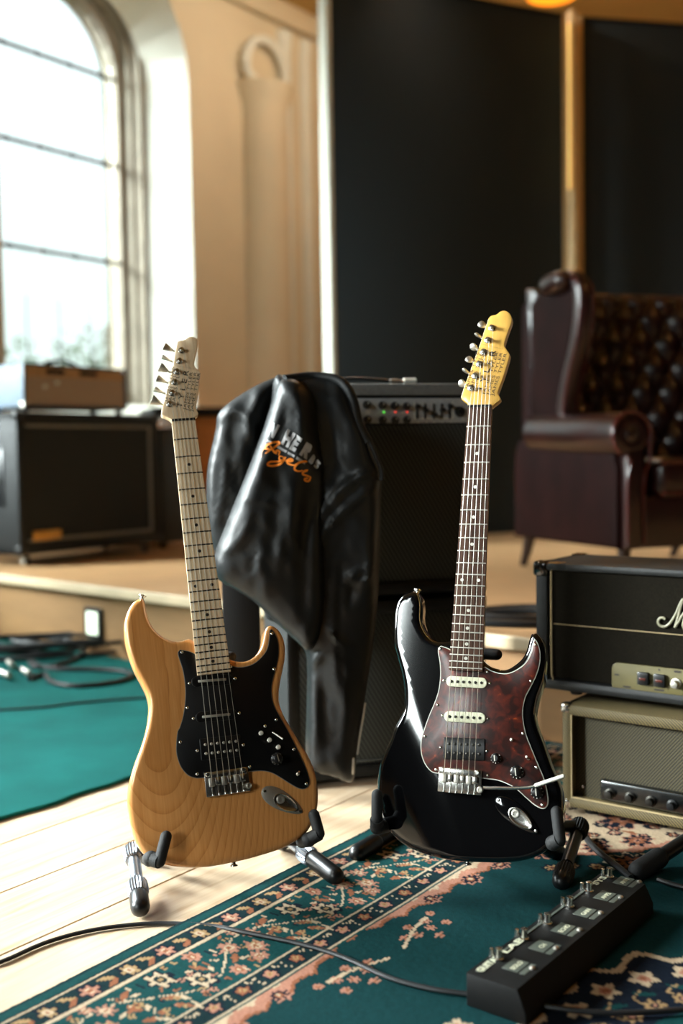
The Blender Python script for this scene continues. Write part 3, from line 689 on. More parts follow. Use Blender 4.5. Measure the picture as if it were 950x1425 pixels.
def build_guitar(G, name, label, spec):
    g = empty(name, G.M, label, 'guitar')
    def add(bm, n, m, auto=40, lab=None, par=None):
        o = finish(bm, n, m, par or g, auto=auto)
        if lab: o['label'] = lab
        return o
    out = smooth_pts([tz(G.at(u, v, -.010), 0) for u, v in spec['body']], .005, True, spec.get('sharp', ()))
    def disp(x, y):          # forearm contour falls away towards the lower left of the body
        q = spec['arm']; d = (x-q[0])*q[2]+(y-q[1])*q[3]
        d += .02; return 0.0 if d <= 0 else q[4]*(d/.08)**2 if d < .08 else q[4]*(1+2*(d-.08)/.08)
    bm = NB(); slab(bm, out, -.044, 0, spec['round'], 6, .0062, disp); add(bm, 'body', spec['m_body'], 60)
    # neck
    ny = .648; ey = .1775; hw0, hw1 = .0215, .0288
    def hw(y): return hw0+(hw1-hw0)*(ny-y)/(ny-ey)
    secs = []
    bm = NB()
    for k in range(15):
        y = ey+(ny+.004-ey)*k/14; w_ = hw(y); dep = .020+.002*(ny-y)/.47
        ring = [(-w_, .006), (-w_, .002)]+[(-w_*math.cos(math.pi*j/8), .002-dep*math.sin(math.pi*j/8)) for j in range(1, 8)]+[(w_, .002), (w_, .006)]
        secs.append([bm.verts.new((x_, y, z_)) for x_, z_ in ring])
    ring_faces(bm, secs); add(bm, 'neck', spec['m_neck'])
    bm = NB(); secs = []
    for k in range(2):
        y = (ey, ny)[k]; w_ = hw(y)
        ring = [(-w_, .006), (-w_, .0095), (-w_*.6, .0106), (0, .011), (w_*.6, .0106), (w_, .0095), (w_, .006)]
        secs.append([bm.verts.new((x_, y, z_)) for x_, z_ in ring])
    ring_faces(bm, secs); fb = add(bm, 'fretboard', spec['m_board'])
    for f in range(1, 23):
        y = .648/2**(f/12); w_ = hw(y)
        bm = NB(); tube(bm, [(-w_, y, .0096), (-w_*.6, y, .0108), (0, y, .0112), (w_*.6, y, .0108), (w_, y, .0096)], spec['fret_r'], 6)
        add(bm, 'fret', spec['m_fret'], par=fb)
    for f in (3, 5, 7, 9, 12, 15, 17, 19, 21):
        y = .648*(2**(-f/12)+2**(-(f-1)/12))/2
        for x_ in ((-.0145, .0145) if f == 12 else (0.0,)):
            bm = NB(); lathe(bm, [(.0001, .0117), (.0029, .0117), (.0029, .0100)], T((x_, y, -.0002-(.0006 if x_ else 0))), 16); add(bm, 'inlay_dot', spec['m_dot'], par=fb)
    bm = NB(); box(bm, (-hw0, ny-.0005, .006), (hw0, ny+.004, .0125), .0006, 1); add(bm, 'nut', spec['m_nut'])
    # headstock
    hs_ = [tz(G.at(u, v, .004), 0) for u, v in spec['head']]
    hs_ = smooth_pts(hs_, .003, True, spec.get('head_sharp', ()))
    bm = NB(); slab(bm, hs_, -.012, .003, .0012, 2, .012); hd = add(bm, 'headstock', spec['m_head'], 50)
    posts = []
    for i, ((u, v), (ub, vb)) in enumerate(zip(spec['posts'], spec['buttons'])):
        p = G.at(u, v, .008); posts.append(p)
        bm = NB(); lathe(bm, [(.0062, .003), (.0062, .0045), (.0048, .0052), (.0034, .0056), (.003, .009), (.0034, .0105), (.0034, .0125), (.0010, .0128)], T((p.x, p.y, 0)), 16)
        tn = add(bm, 'tuner_post', M_chrome)
        q = G.at(ub, vb, -.010); q = V((q.x, q.y, -.010)); pp = V((p.x, p.y, -.012)); d = (q-pp).normalized()
        bm = NB(); tube(bm, [pp, q-d*.006], .0024, 8)
        F = axis_frame(q-d*.008, d); ang = i*1.1+.3
        tw = Matrix.Rotation(ang, 4, 'Z') @ Matrix.Diagonal((1, .45, 1, 1))
        lathe(bm, [(.003, 0), (.0042, .002), (.0062, .008), (.0092, .015), (.0088, .0175), (.002, .018)] if spec['twist'] else [(.003, 0), (.0062, .004), (.0074, .009), (.0062, .013), (.002, .015)], F @ tw, 16)
        add(bm, 'tuner_button', M_nickel)
    # writing on the headstock: main word and three small lines on either side
    ul = (V(G.at(*spec['txt'][0], .004)), V(G.at(*spec['txt'][1], .004)))
    def writing(body, p0, p1, size, off, nm, squeeze=True):
        p0 = G.at(*p0, .004); p1 = G.at(*p1, .004); d = (p1-p0); bm = text_mesh(body, size, off)
        xs = [v.co.x for v in bm.verts]; wd = max(xs)-min(xs)
        for v in bm.verts: v.co.x = (v.co.x-min(xs))*d.length/wd
        xf(bm, Matrix.Translation((p0.x, p0.y, .00335)) @ Rz(math.atan2(d.y, d.x)))
        o = finish(bm, nm, M_ink, g, smooth=False); o['label'] = 'black printed lettering'; return o
    writing('T Y L E R', spec['txt'][0], spec['txt'][1], .0135, .00012, 'lettering')
    for (p0, p1) in spec['lines']: writing('JAMES TYLER', p0, p1, .0080, -.00002, 'lettering')
    writing('handmade in california', spec['fine'][0], spec['fine'][1], .0018, -.00002, 'lettering')
    # pickguard: pale edge ply and dark top
    pg = smooth_pts([tz(G.at(u, v, .002), 0) for u, v in spec['guard']], .004, True, spec['guard_sharp'])
    bm = NB(); slab(bm, pg, .0002, .0017); e = add(bm, 'pickguard', spec['m_guard_edge'])
    pg2 = inset(ccw(pg), spec['ply']); bm = NB(); slab(bm, pg2, .0012, .0026, .0004, 2); add(bm, 'pickguard_face', spec['m_guard'], par=e)
    def screw(u, v, z, r=.0026):
        p = G.at(u, v, z); bm = NB(); lathe(bm, [(r, z-.0005), (r, z+.0003), (r*.6, z+.0011), (.0002, z+.0013)], T((p.x, p.y, 0)), 12); return add(bm, 'screw', M_chrome)
    for (u, v) in spec['screws']: screw(u, v, .0028)
    for pk in spec['pickups']:
        p0 = G.at(*pk['l'], .005); p1 = G.at(*pk['r'], .005); c = (p0+p1)/2; an = math.atan2(p1.y-p0.y, p1.x-p0.x); hl = (p1-p0).length/2
        F = Matrix.Translation((c.x, c.y, 0)) @ Rz(an); hh = pk['h']/2
        bm = NB(); rr_ = min(hh, .0089) if pk['round'] else .002
        o_ = []
        for (cx, cy, t0) in ((hl-rr_, hh-rr_, 0), (-hl+rr_, hh-rr_, 1), (-hl+rr_, -hh+rr_, 2), (hl-rr_, -hh+rr_, 3)):
            for k in range(7): t_ = math.pi/2*(t0+k/6); o_.append(V((cx+rr_*math.cos(t_), cy+rr_*math.sin(t_), 0)))
        o2 = []
        for q in o_:
            if not o2 or (q-o2[-1]).length > 1e-5: o2.append(q)
        if (o2[0]-o2[-1]).length < 1e-5: o2.pop()
        slab(bm, o2, .001, pk['z'], .0012, 2); xf(bm, F); po = add(bm, 'pickup', pk['m'])
        for (yy, cnt, w_) in pk['poles']:
            if cnt == 0:
                bm = NB(); box(bm, (-w_, yy-.0022, pk['z']-.001), (w_, yy+.0022, pk['z']+.0012), .0008, 2); xf(bm, F); add(bm, 'blade', M_nickel, par=po)
            else:
                for k in range(cnt):
                    bm = NB(); lathe(bm, [(.0025, pk['z']-.001), (.0025, pk['z']+.0007), (.002, pk['z']+.001), (.0002, pk['z']+.001)], F @ T((-w_+2*w_*k/(cnt-1), yy, 0)), 10); add(bm, 'pole_piece', pk.get('mp', M_darkmetal), par=po)
        for uv in pk.get('scr', ()): screw(*uv, .0030)
    for (u, v, r, m, kind) in spec['knobs']:
        p = G.at(u, v, .008); bm = NB(); F = T((p.x, p.y, 0))
        if kind == 'knob':
            lathe(bm, [(r, .0025), (r, .006), (r*.78, .008), (r*.72, .018), (r*.6, .019), (.0002, .019)], F, 24); ko = add(bm, 'knob', m)
            bm = NB(); box(bm, (-.0009, -r*.55, .0188), (.0009, r*.6, .0195)); xf(bm, F @ Rz(.15)); add(bm, 'pointer', M_nickel, par=ko)
            for k in range(9):
                a_ = k*2*math.pi/11+.9; bm = NB(); box(bm, (-.0006, r*.82, .0072), (.0006, r*1.0, .0078)); xf(bm, F @ Rz(a_)); add(bm, 'tick_mark', M_nickel, par=ko)
        elif kind == 'mini':
            lathe(bm, [(r, .0025), (r, .008), (r*.8, .0095), (.0002, .0100)], F, 20); add(bm, 'mini_switch_cap', m)
        elif kind == 'dot':
            lathe(bm, [(r, .0025), (r, .006), (r*.5, .008), (.0002, .0082)], F, 14); add(bm, 'mini_toggle', m)
    for (p0, p1) in spec['levers']:
        q0 = G.at(*p0, .004); q1 = G.at(*p1, .012); bm = NB(); tube(bm, [(q0.x, q0.y, .003), (q1.x, q1.y, .013)], [.0014, .0018], 8); add(bm, 'switch_lever', M_nickel)
    # bridge
    p0 = G.at(*spec['bridge'][0], .006); p1 = G.at(*spec['bridge'][1], .006); c = (p0+p1)/2; bw = .037
    F = Matrix.Translation((0, 0, 0))
    bm = NB(); box(bm, (-bw, -.026, .0035), (bw, .0145, .0065), .001, 2); box(bm, (-bw+.001, .0035, .006), (bw-.003, .0140, .0085), .001, 2); br = add(bm, 'bridge_plate', spec['m_bridge'])
    for k in range(6):
        x_ = -.026+.0104*k
        bm = NB(); box(bm, (x_-.0046, -.010+.0015*(k % 2), .0065), (x_+.0046, .004, .0115), .0012, 2); add(bm, 'saddle', M_chrome if k % 2 else M_nickel, par=br)
        bm = NB(); tube(bm, [(x_, -.022, .0085), (x_, -.009, .0085)], .0012, 6); lathe(bm, [(.0024, 0), (.0024, .003), (.001, .0035)], axis_frame((x_, -.0225, .0085), (0, -1, .0)), 10); add(bm, 'saddle_screw', M_chrome, par=br)
    for x_ in (-bw+.006, bw-.008):
        bm = NB(); lathe(bm, [(.0042, .0), (.0042, .0098), (.003, .0108), (.0003, .0108)], T((x_, .0105, 0)), 16); add(bm, 'pivot_post', M_chrome, par=br)
    bm = NB(); lathe(bm, [(.005, .004), (.005, .011), (.0035, .0115), (.003, .009), (.0002, .009)], T((bw-.002, -.017, 0)), 16); add(bm, 'arm_socket', M_nickel, par=br)
    # strings
    for k in range(6):
        x0 = -.026+.0104*k; x1 = -.0172+.00688*k; p = posts[5-k]
        r_ = .00062-.00005*k
        bm = NB(); tube(bm, [(x0, -.004, .0118), (x0+(x1-x0)*0.0, -.001, .0136), (x1, ny+.002, .0134), (p.x+.003, p.y, .0085)], r_, 5); add(bm, 'string', M_string)
    # jack plate
    p0 = G.at(*spec['jack'][0], .001); p1 = G.at(*spec['jack'][1], .001); c = (p0+p1)/2; hl = (p1-p0).length/2; an = math.atan2(p1.y-p0.y, p1.x-p0.x)
    F = Matrix.Translation((c.x, c.y, 0)) @ Rz(an)
    o_ = [V((hl*math.cos(t_), .0155*math.sin(t_)*(1-.28*math.cos(t_)), 0)) for t_ in [2*math.pi*k/40 for k in range(40)]]
    bm = NB(); slab(bm, o_, .0003, .0018, .0006, 2); xf(bm, F); jk = add(bm, 'jack_plate', spec['m_jack'])
    bm = NB(); rings = []
    for (sc_, z_) in ((1, .0019), (1.02, .0032), (.93, .0036), (.86, .0030), (.6, .0022), (.3, .0019), (.02, .0019)):
        rings.append([bm.verts.new((.008+.0225*sc_*math.cos(t_), .0118*sc_*math.sin(t_)*(1-.2*math.cos(t_)), z_)) for t_ in [2*math.pi*k/32 for k in range(32)]])
    ring_faces(bm, rings); xf(bm, F); add(bm, 'jack_cup', M_chrome, par=jk)
    bm = NB(); lathe(bm, [(.0066, .002), (.0066, .0045), (.0046, .0052), (.0034, .0048), (.0034, .003), (.0002, .003)], F @ T((-.003, .001, 0)), 18); add(bm, 'jack_socket', M_nickel, par=jk)
    bm = NB()
    for x_ in (-hl+.005, hl-.004): lathe(bm, [(.0027, .0018), (.0024, .003), (.0002, .0034)], F @ T((x_, 0, 0)), 12)
    add(bm, 'jack_screws', M_chrome, par=jk)
    # strap buttons
    for (u, v, du, dv) in spec['buttons_strap']:
        p = G.at(u, v, -.020); q = G.at(u+du, v+dv, -.020); d = (q-p); d.z = 0; d.normalize(); p = V((p.x, p.y, -.022))
        bm = NB(); lathe(bm, [(.0066, -.001), (.0050, .001), (.0034, .003), (.0036, .006), (.0066, .0078), (.0066, .0098), (.001, .0108)], axis_frame(p-d*.002, d), 18); add(bm, 'strap_button', M_chrome)
    if spec.get('arm_bar'):
        P = [G.at(u, v, h) for u, v, h in spec['arm_bar']]
        bm = NB(); tube(bm, smooth_pts([V((q.x, q.y, h)) for q, (_, _, h) in zip(P, spec['arm_bar'])], .006, False), .0028, 8); add(bm, 'tremolo_arm', M_chrome)
        a_, b2 = V((P[-2].x, P[-2].y, spec['arm_bar'][-2][2])), V((P[-1].x, P[-1].y, spec['arm_bar'][-1][2]))
        bm = NB(); capsule(bm, a_+(b2-a_)*.15, b2, .0034, 10); add(bm, 'arm_tip', M_white_pl)
    return g
def zm(ox, oy, k): return lambda x, y: (ox+x/k, oy+y/k)
zA = zm(160, 820, 3.0333); zB = zm(160, 820, 6.333); zC = zm(310, 860, 6.786); zD = zm(160, 1020, 6.333); zE = zm(310, 1020, 5.278); z2 = zm(200, 460, 5.9357)
zF = zm(480, 810, 2.969); zG = zm(510, 810, 6.333); zH = zm(640, 860, 5.9375); zI = zm(480, 1010, 5.588); zJ = zm(640, 1040, 5.0); z4 = zm(620, 420, 6.473)
GL = Guitar((316, 1083), (255.5, 585), 13, 21)
L_body = [(197, 832.6), (185.3, 839), (177.4, 851.6), (173, 865.8), (172.6, 879), (174.6, 896), (179.5, 914), (187.2, 934), (196.3, 951), (203.4, 966), (206.6, 981), (205.8, 998.4), (202.3, 1017.4), (195.5, 1040.5), (187.6, 1061), (181.3, 1081.6), (177.8, 1102), (177.7, 1122.6), (180.5, 1143.2), (185.3, 1162), (192.4, 1178), (201, 1189), (213.7, 1197.5), (229.5, 1203), (248.4, 1206), (270.5, 1207.3), (292.6, 1206), (310, 1203), (329, 1199), (348, 1194.5), (366.8, 1189), (385.8, 1183), (401, 1176.3), (416, 1167), (427.5, 1156.4), (435, 1143), (440.7, 1126), (442, 1107), (440.4, 1088), (436, 1070), (427, 1050), (416, 1033), (404.3, 1013.3), (394.7, 997), (388.5, 980.8), (387.4, 966), (389.6, 948.4), (393.3, 930.7), (396, 914.5), (395.5, 896.8), (391, 883.6), (383.7, 874.5), (375, 871), (369, 876), (366, 887), (363.5, 899), (357.6, 909.6), (349, 917.5), (338, 921.2), (324.7, 920), (312, 914), (290, 906), (270, 893), (262, 889.5), (253, 892.5), (245.3, 893), (235.8, 891.5), (226.3, 886.8), (216.8, 879), (209, 868), (204.4, 855), (202, 843.7), (200.3, 836)]
L_guard = [(247.6, 907), (250, 904), (254, 904.5), (269, 908.6), (290, 925), (312, 927), (318, 924.5), (326, 927.5), (338, 928), (352.2, 923.6), (364, 914), (371.4, 902.7), (374.3, 888), (375, 877), (377.5, 875.5), (382, 880.6), (386.4, 891), (387.8, 904.2), (386.4, 919), (382.8, 933.7), (379, 948.4), (377.7, 963.2), (380.4, 979.4), (387.6, 994), (398, 1011.8), (408.5, 1032), (418.6, 1053), (426.2, 1071), (430.6, 1086), (429, 1094), (423.5, 1098), (416, 1097.5), (402.8, 1090.5), (389.6, 1082), (378, 1075.7), (365, 1073), (348, 1074), (338, 1076), (300, 1080), (278.4, 1083), (270.5, 1082.6), (261, 1078.6), (251.6, 1067.6), (246, 1051.8), (245, 1037.4), (246.8, 1018), (249.5, 1013), (254.7, 995.3), (257.6, 973), (257.4, 954.2), (254.4, 933.7), (250.5, 921), (247.7, 912)]
L_head = [z2(*p) for p in [(235, 742), (226, 733), (190, 712), (150, 695), (144, 682), (150, 650), (158, 610), (180, 530), (210, 420), (240, 280), (270, 110), (285, 85), (315, 77), (345, 70), (370, 50), (410, 49), (436, 68), (444, 105), (430, 190), (416, 268), (428, 302), (464, 338), (473, 365), (462, 440), (441, 560), (430, 635), (451, 680), (445, 697), (420, 714), (417, 742)]]
specL = dict(body=L_body, arm=(-.075, -.02, -.80, -.60, .009), round=.009, m_body=M_alder, m_neck=M_maple, m_board=M_maple, m_fret=M_darkmetal, fret_r=.0012, m_dot=M_ink, m_nut=M_blackpg,
    head=L_head, head_sharp=(0, 29), m_head=M_maple, twist=True,
    posts=[z2(*p) for p in [(313, 157), (296, 245), (275, 333), (256, 420), (236, 510), (215, 600)]],
    buttons=[z2(*p) for p in [(205, 148), (190, 235), (168, 320), (148, 410), (128, 500), (105, 588)]],
    txt=(z2(312, 640), z2(372, 330)), lines=[(z2(346, 655), z2(404, 345)), (z2(376, 665), z2(438, 345)), (z2(404, 668), z2(468, 350)), (z2(196, 590), z2(252, 300)), (z2(226, 596), z2(276, 310)), (z2(256, 600), z2(302, 320))],
    fine=(z2(250, 288), z2(420, 318)),
    guard=L_guard, guard_sharp=(), ply=.0009, m_guard_edge=M_edge_b, m_guard=M_blackpg,
    screws=[zA(*p) for p in [(282, 266), (487, 327), (305, 500), (275, 645), (347, 780), (568, 750), (662, 187), (671, 337), (680, 551), (755, 676), (808, 822), (633, 578)]],
    pickups=[dict(l=zA(322, 391), r=zA(497, 378), h=.018, z=.0048, round=True, m=M_blackpg, poles=[(0, 0, .024)], scr=[zA(314, 397), zA(506, 377)]),
             dict(l=zA(340, 542), r=zA(514, 525), h=.018, z=.0048, round=True, m=M_blackpg, poles=[(0, 0, .024)], scr=[zA(330, 546), zA(524, 523)]),
             dict(l=zA(360, 677), r=zA(534, 658), h=.036, z=.0044, round=False, m=M_blackpg, mp=M_nickel, poles=[(.0075, 6, .026), (-.0075, 6, .026)], scr=[zA(347, 681), zA(541, 657)])],
    knobs=[(*zA(617, 607), .0040, M_white_pl, 'mini'), (*zA(653, 636), .0040, M_white_pl, 'mini'), (*zA(690, 666), .0040, M_white_pl, 'mini'), (*zA(684, 715), .0105, M_blackpg, 'knob'), (*zA(773, 779), .0030, M_white_pl, 'dot')],
    levers=[(zA(665, 603), zA(708, 633)), (zA(770, 786), zA(776, 770))],
    bridge=((372, 0), (0, 0)) and ((285, 1083), (345, 1078)), m_bridge=M_chrome, m_jack=M_nickel, jack=(zA(620, 846), zA(789, 942)),
    buttons_strap=[(197, 834, 3, -12), (325, 1199, 1, 14)])
build_guitar(GL, 'electric_guitar', 'honey natural wood electric guitar with black pickguard and maple neck', specL)

GR = Guitar((639, 1082), (667, 566), -19, 16)
R_body = [(578, 823.6), (568.4, 825), (559, 831), (551.8, 843.2), (549.2, 859), (548.4, 878), (549.5, 898.4), (554.2, 917.4), (559, 934.7), (562.3, 952), (563.5, 970), (561.8, 987), (555.8, 1000), (549.5, 1010), (541.7, 1028.8), (533.7, 1044), (525.6, 1062), (521.2, 1081.6), (519.4, 1099.5), (520.5, 1119), (525, 1137), (533, 1152), (545, 1166), (560, 1177), (578, 1185.5), (600, 1192), (623, 1196.5), (650, 1199), (678, 1200), (705, 1200), (730, 1197), (750, 1190), (766, 1178), (777, 1162), (783, 1143), (784, 1122), (781, 1100), (775, 1084), (767.5, 1067), (757, 1037), (748.5, 1015), (744.5, 996), (748, 976), (753, 961), (757, 947), (759.5, 931), (760, 914), (758, 899), (753, 888), (746, 881.5), (740, 882.5), (736, 893.7), (733, 905.5), (726.5, 917.3), (716, 926.5), (704, 932.5), (692, 931), (678, 925), (655, 905), (632, 893), (620.5, 893.5), (611, 893.7), (601.6, 889.7), (594.2, 881.8), (588.6, 871.6), (586.3, 860.5), (586.8, 848), (586, 836.8), (583.5, 828)]
R_guard = [(609.5, 901.5), (612.6, 898.8), (619, 900.4), (628.4, 905), (650, 922), (668, 930), (674, 927.8), (684, 933.3), (697.3, 936.8), (707.4, 936.4), (719, 931.4), (730.8, 922), (739, 907), (741.6, 894), (744, 889.5), (748.4, 896), (751.5, 908), (750.8, 924), (745.8, 940.8), (737.5, 957.7), (730.8, 971), (727.4, 988), (728.2, 1004.8), (732.4, 1023.4), (740.8, 1045), (750, 1067), (757, 1084), (761.2, 1101), (762.7, 1114), (761, 1122), (755, 1125.8), (744, 1121), (732, 1111), (720, 1100), (708, 1092.4), (692, 1086.2), (676, 1084), (660, 1082), (630, 1078), (605.3, 1076), (596.3, 1070.8), (589.2, 1060), (585.2, 1045.8), (585.6, 1029.7), (590, 1014), (596.8, 995), (603, 980.5), (608.7, 964.7), (611.5, 949), (612.2, 933), (611, 919), (609, 908)]
R_head = [z4(*p) for p in [(200, 942), (194, 915), (165, 892), (140, 870), (137, 853), (160, 780), (195, 685), (230, 590), (300, 400), (370, 190), (385, 147), (410, 122), (455, 112), (490, 85), (530, 77), (570, 98), (593, 142), (590, 185), (560, 270), (526, 380), (536, 412), (569, 463), (571, 495), (530, 640), (480, 780), (468, 820), (488, 863), (484, 885), (428, 930), (414, 943)]]
specR = dict(body=R_body, arm=(-.062, .02, -.92, -.40, .012), round=.009, m_body=M_glossblk, m_neck=M_amber, m_board=M_rose, m_fret=M_nickel, fret_r=.0012, m_dot=M_white_pl, m_nut=M_blackpg,
    head=R_head, head_sharp=(0, 29), m_head=M_amber, twist=False,
    posts=[z4(*p) for p in [(413, 228), (376, 338), (337, 445), (300, 552), (262, 660), (225, 770)]],
    buttons=[z4(*p) for p in [(325, 205), (290, 302), (250, 407), (212, 520), (178, 622), (146, 735)]],
    txt=(z4(322, 812), z4(452, 440)), lines=[(z4(352, 838), z4(474, 455)), (z4(392, 842), z4(512, 458)), (z4(430, 848), z4(550, 465)), (z4(196, 790), z4(310, 410)), (z4(232, 800), z4(348, 420)), (z4(264, 808), z4(376, 430))],
    fine=(z4(318, 380), z4(515, 428)),
    guard=R_guard, guard_sharp=(), ply=.0015, m_guard_edge=M_edge, m_guard=M_tort,
    screws=[zF(*p) for p in [(393, 276), (587, 370), (382, 508), (330, 638), (376, 776), (588, 799), (786, 259), (768, 409), (735, 626), (791, 766), (815, 921), (686, 651), (757, 730)]],
    pickups=[dict(l=zF(418, 409), r=zF(586, 418), h=.018, z=.0062, round=True, m=M_cream_pl, poles=[(0, 6, .026)], scr=[zF(408, 407), zF(597, 418)]),
             dict(l=zF(409, 554), r=zF(580, 563), h=.018, z=.0062, round=True, m=M_cream_pl, poles=[(0, 6, .026)], scr=[zF(402, 552), zF(589, 565)]),
             dict(l=zF(405, 686), r=zF(578, 693), h=.036, z=.0050, round=False, m=M_blackpg, poles=[(.0075, 6, .026), (-.0075, 6, .026)], scr=[zF(394, 684), zF(584, 698)])],
    knobs=[(*zF(622, 728), .0085, M_blackpg, 'knob'), (*zF(708, 785), .0110, M_blackpg, 'knob'), (*zF(792, 868), .0105, M_blackpg, 'knob'), (*zF(686, 651), .0028, M_white_pl, 'dot')],
    levers=[(zF(757, 733), zF(748, 722))],
    bridge=((612, 1080), (672, 1085)), m_bridge=M_chrome, m_jack=M_glossblk, jack=(zF(624, 893), zF(796, 1036)),
    buttons_strap=[(580, 826, 1, -12), (650, 1197, 0, 14)],
    arm_bar=[(673, 1096, .010), (690, 1096.6, .014), (739, 1095.2, .022), (783, 1080.5, .030)])
build_guitar(GR, 'electric_guitar', 'glossy black electric guitar with tortoiseshell pickguard and amber headstock', specR)

# ------------------------------------------------------------------ guitar stands
def stand(G, label, hooks, legs, metal, cmetal):
    """hooks: two (pad px, prong foot px, prong tip px); legs: two px chains of (u,v,z)"""
    base = (G.M @ V((0, -.10, -.10))); base.z = 0
    xd = V((G.M[0][0], G.M[1][0], 0)).normalized()
    st = empty('guitar_stand', frame(base, xd), label, 'guitar stand', None); Mi = st.matrix_world.inverted()
    W = lambda p: Mi @ V(p)
    hub = G.M @ V((0, -.085, -.085)); hub_l = W(hub)
    bm = NB(); box(bm, (hub_l.x-.045, hub_l.y-.02, hub_l.z-.03), (hub_l.x+.045, hub_l.y+.03, hub_l.z+.03), .008); finish(bm, 'hub', M_plastic, st)
    for (pad, foot, tip) in hooks:
        b0 = G.at(*foot, .016); b1 = G.at(*tip, .016); c0 = G.at(*pad, -.02)
        lo = V((b0.x, b0.y, .016)); hi = V((b1.x, b1.y, .014)); bk = V((c0.x, c0.y, -.060)); fr = V((c0.x, c0.y, .004))
        bm = NB(); capsule(bm, W(G.M @ bk), W(G.M @ fr), .0125, 14); tube(bm, [W(G.M @ fr), W(G.M @ lo)], .0115, 12); capsule(bm, W(G.M @ lo), W(G.M @ hi), .0095, 14)
        finish(bm, 'padded_hook', M_rubber, st)
        bm = NB(); tube(bm, [W(G.M @ bk), W(G.M @ V((bk.x*.6, bk.y+.01, -.075))), hub_l], .009, 10); finish(bm, 'hook_arm', M_plastic, st)
    for (foot, knee, kf, cl) in legs:
        f_ = atz(foot[0], foot[1], .019); k_ = aty(*knee); h_ = V(hub)
        k_ = V(k_); d = (k_-f_).normalized(); Ln = (k_-f_).length
        bm = NB(); tube(bm, [W(f_+d*.05), W(k_)], .0115, 16); tube(bm, [W(k_), W(h_)], .0115, 16); lg = finish(bm, 'leg', metal, st)
        for t_ in kf:
            c0 = f_+d*Ln*t_; bm = NB(); nr = 22; rings = []
            F = axis_frame(W(c0), (Mi.to_3x3() @ d))
            for (rr_, zz_) in ((.0125, -.020), (.0165, -.018), (.0185, -.008), (.0185, .010), (.0165, .018), (.012, .02)):
                rings.append([bm.verts.new(F @ V((rr_*(1 if q % 2 else .90)*math.cos(math.pi*q/nr), rr_*(1 if q % 2 else .90)*math.sin(math.pi*q/nr), zz_))) for q in range(2*nr)])
            ring_faces(bm, rings); finish(bm, 'ribbed_collar', cmetal, lg, auto=25)
        bm = NB(); capsule(bm, W(f_), W(f_+d*cl), .0165, 16, .0165); finish(bm, 'foot_cap', M_plastic, lg)
    # back legs and neck post
    for s_ in (-1, 1):
        f_ = hub + xd*.13*s_ + V((0, 0, 0)); f_ = V((f_.x, f_.y, .014)) - V((G.n.x, G.n.y, 0)).normalized()*.20
        bm = NB(); tube(bm, [hub_l, W(f_)], .0105, 12); lg = finish(bm, 'rear_leg', metal, st)
        bm = NB(); capsule(bm, W(f_), W(f_+(hub-f_).normalized()*.03), .014, 12); finish(bm, 'foot_cap', M_plastic, lg)
    top = G.M @ V((0, .185, -.060)); bm = NB(); tube(bm, [hub_l, W(top)], .011, 14); finish(bm, 'back_post', M_plastic, st)
    bm = NB(); capsule(bm, W(G.M @ V((-.040, .213, -.053))), W(G.M @ V((.040, .213, -.053))), .010, 12); finish(bm, 'back_rest', M_rubber, st)
    return st
stand(GL, 'silver legged guitar stand holding the natural wood guitar', 
      [((209, 1195), (222, 1199), (231, 1164)), ((426, 1169), (444, 1160), (437, 1134))],
      [((195, 1262), (185, 1184, 1.93), (.30, .93), .028), ((466, 1219), (403, 1170, 2.03), (.60,), .075)], M_alu, M_alu)
stand(GR, 'all black guitar stand holding the glossy black guitar', 
      [((530, 1150), (524, 1140), (524, 1106)), ((772, 1172), (779, 1168), (774, 1130))],
      [((497, 1187), (560, 1150, 2.12), (.9,), .06), ((781, 1226), (806, 1150, 2.0), (.95, .12), .03)], M_plastic, M_rubber)

# ------------------------------------------------------------------ amplifiers
def corner(bm, x, y, z, sx_, sy_, sz_, r=.022, t=.0025):
    """metal or plastic corner cap over a box corner; s* point inwards"""
    x0, x1 = sorted((x-sx_*t, x+sx_*r)); y0, y1 = sorted((y-sy_*t, y+sy_*r)); z0, z1 = sorted((z-sz_*t, z+sz_*r))
    box(bm, (x0, y0, z0), (x1, y1, z1), .007, 3)
def corners(parent, w_, d_, z0, z1, m, r=.024, which=None, back=False):
    for x in (0, w_):
        for y in (0, d_):
            for z in (z0, z1):
                bm = NB(); corner(bm, x, y, z, 1 if x == 0 else -1, 1 if y == 0 else -1, 1 if z == z0 else -1, r); finish(bm, 'corner_cap', m, parent)
def shell(bm, w_, d_, z0, z1, t, r, rec=.02):
    """open-fronted cabinet shell"""
    box(bm, (0, 0, z0), (t, d_, z1), r); box(bm, (w_-t, 0, z0), (w_, d_, z1), r); box(bm, (0, 0, z0), (w_, d_, z0+t), r); box(bm, (0, 0, z1-t), (w_, d_, z1), r)
    box(bm, (t*.5, rec+.004, z0+t*.5), (w_-t*.5, d_-.004, z1-t*.5))
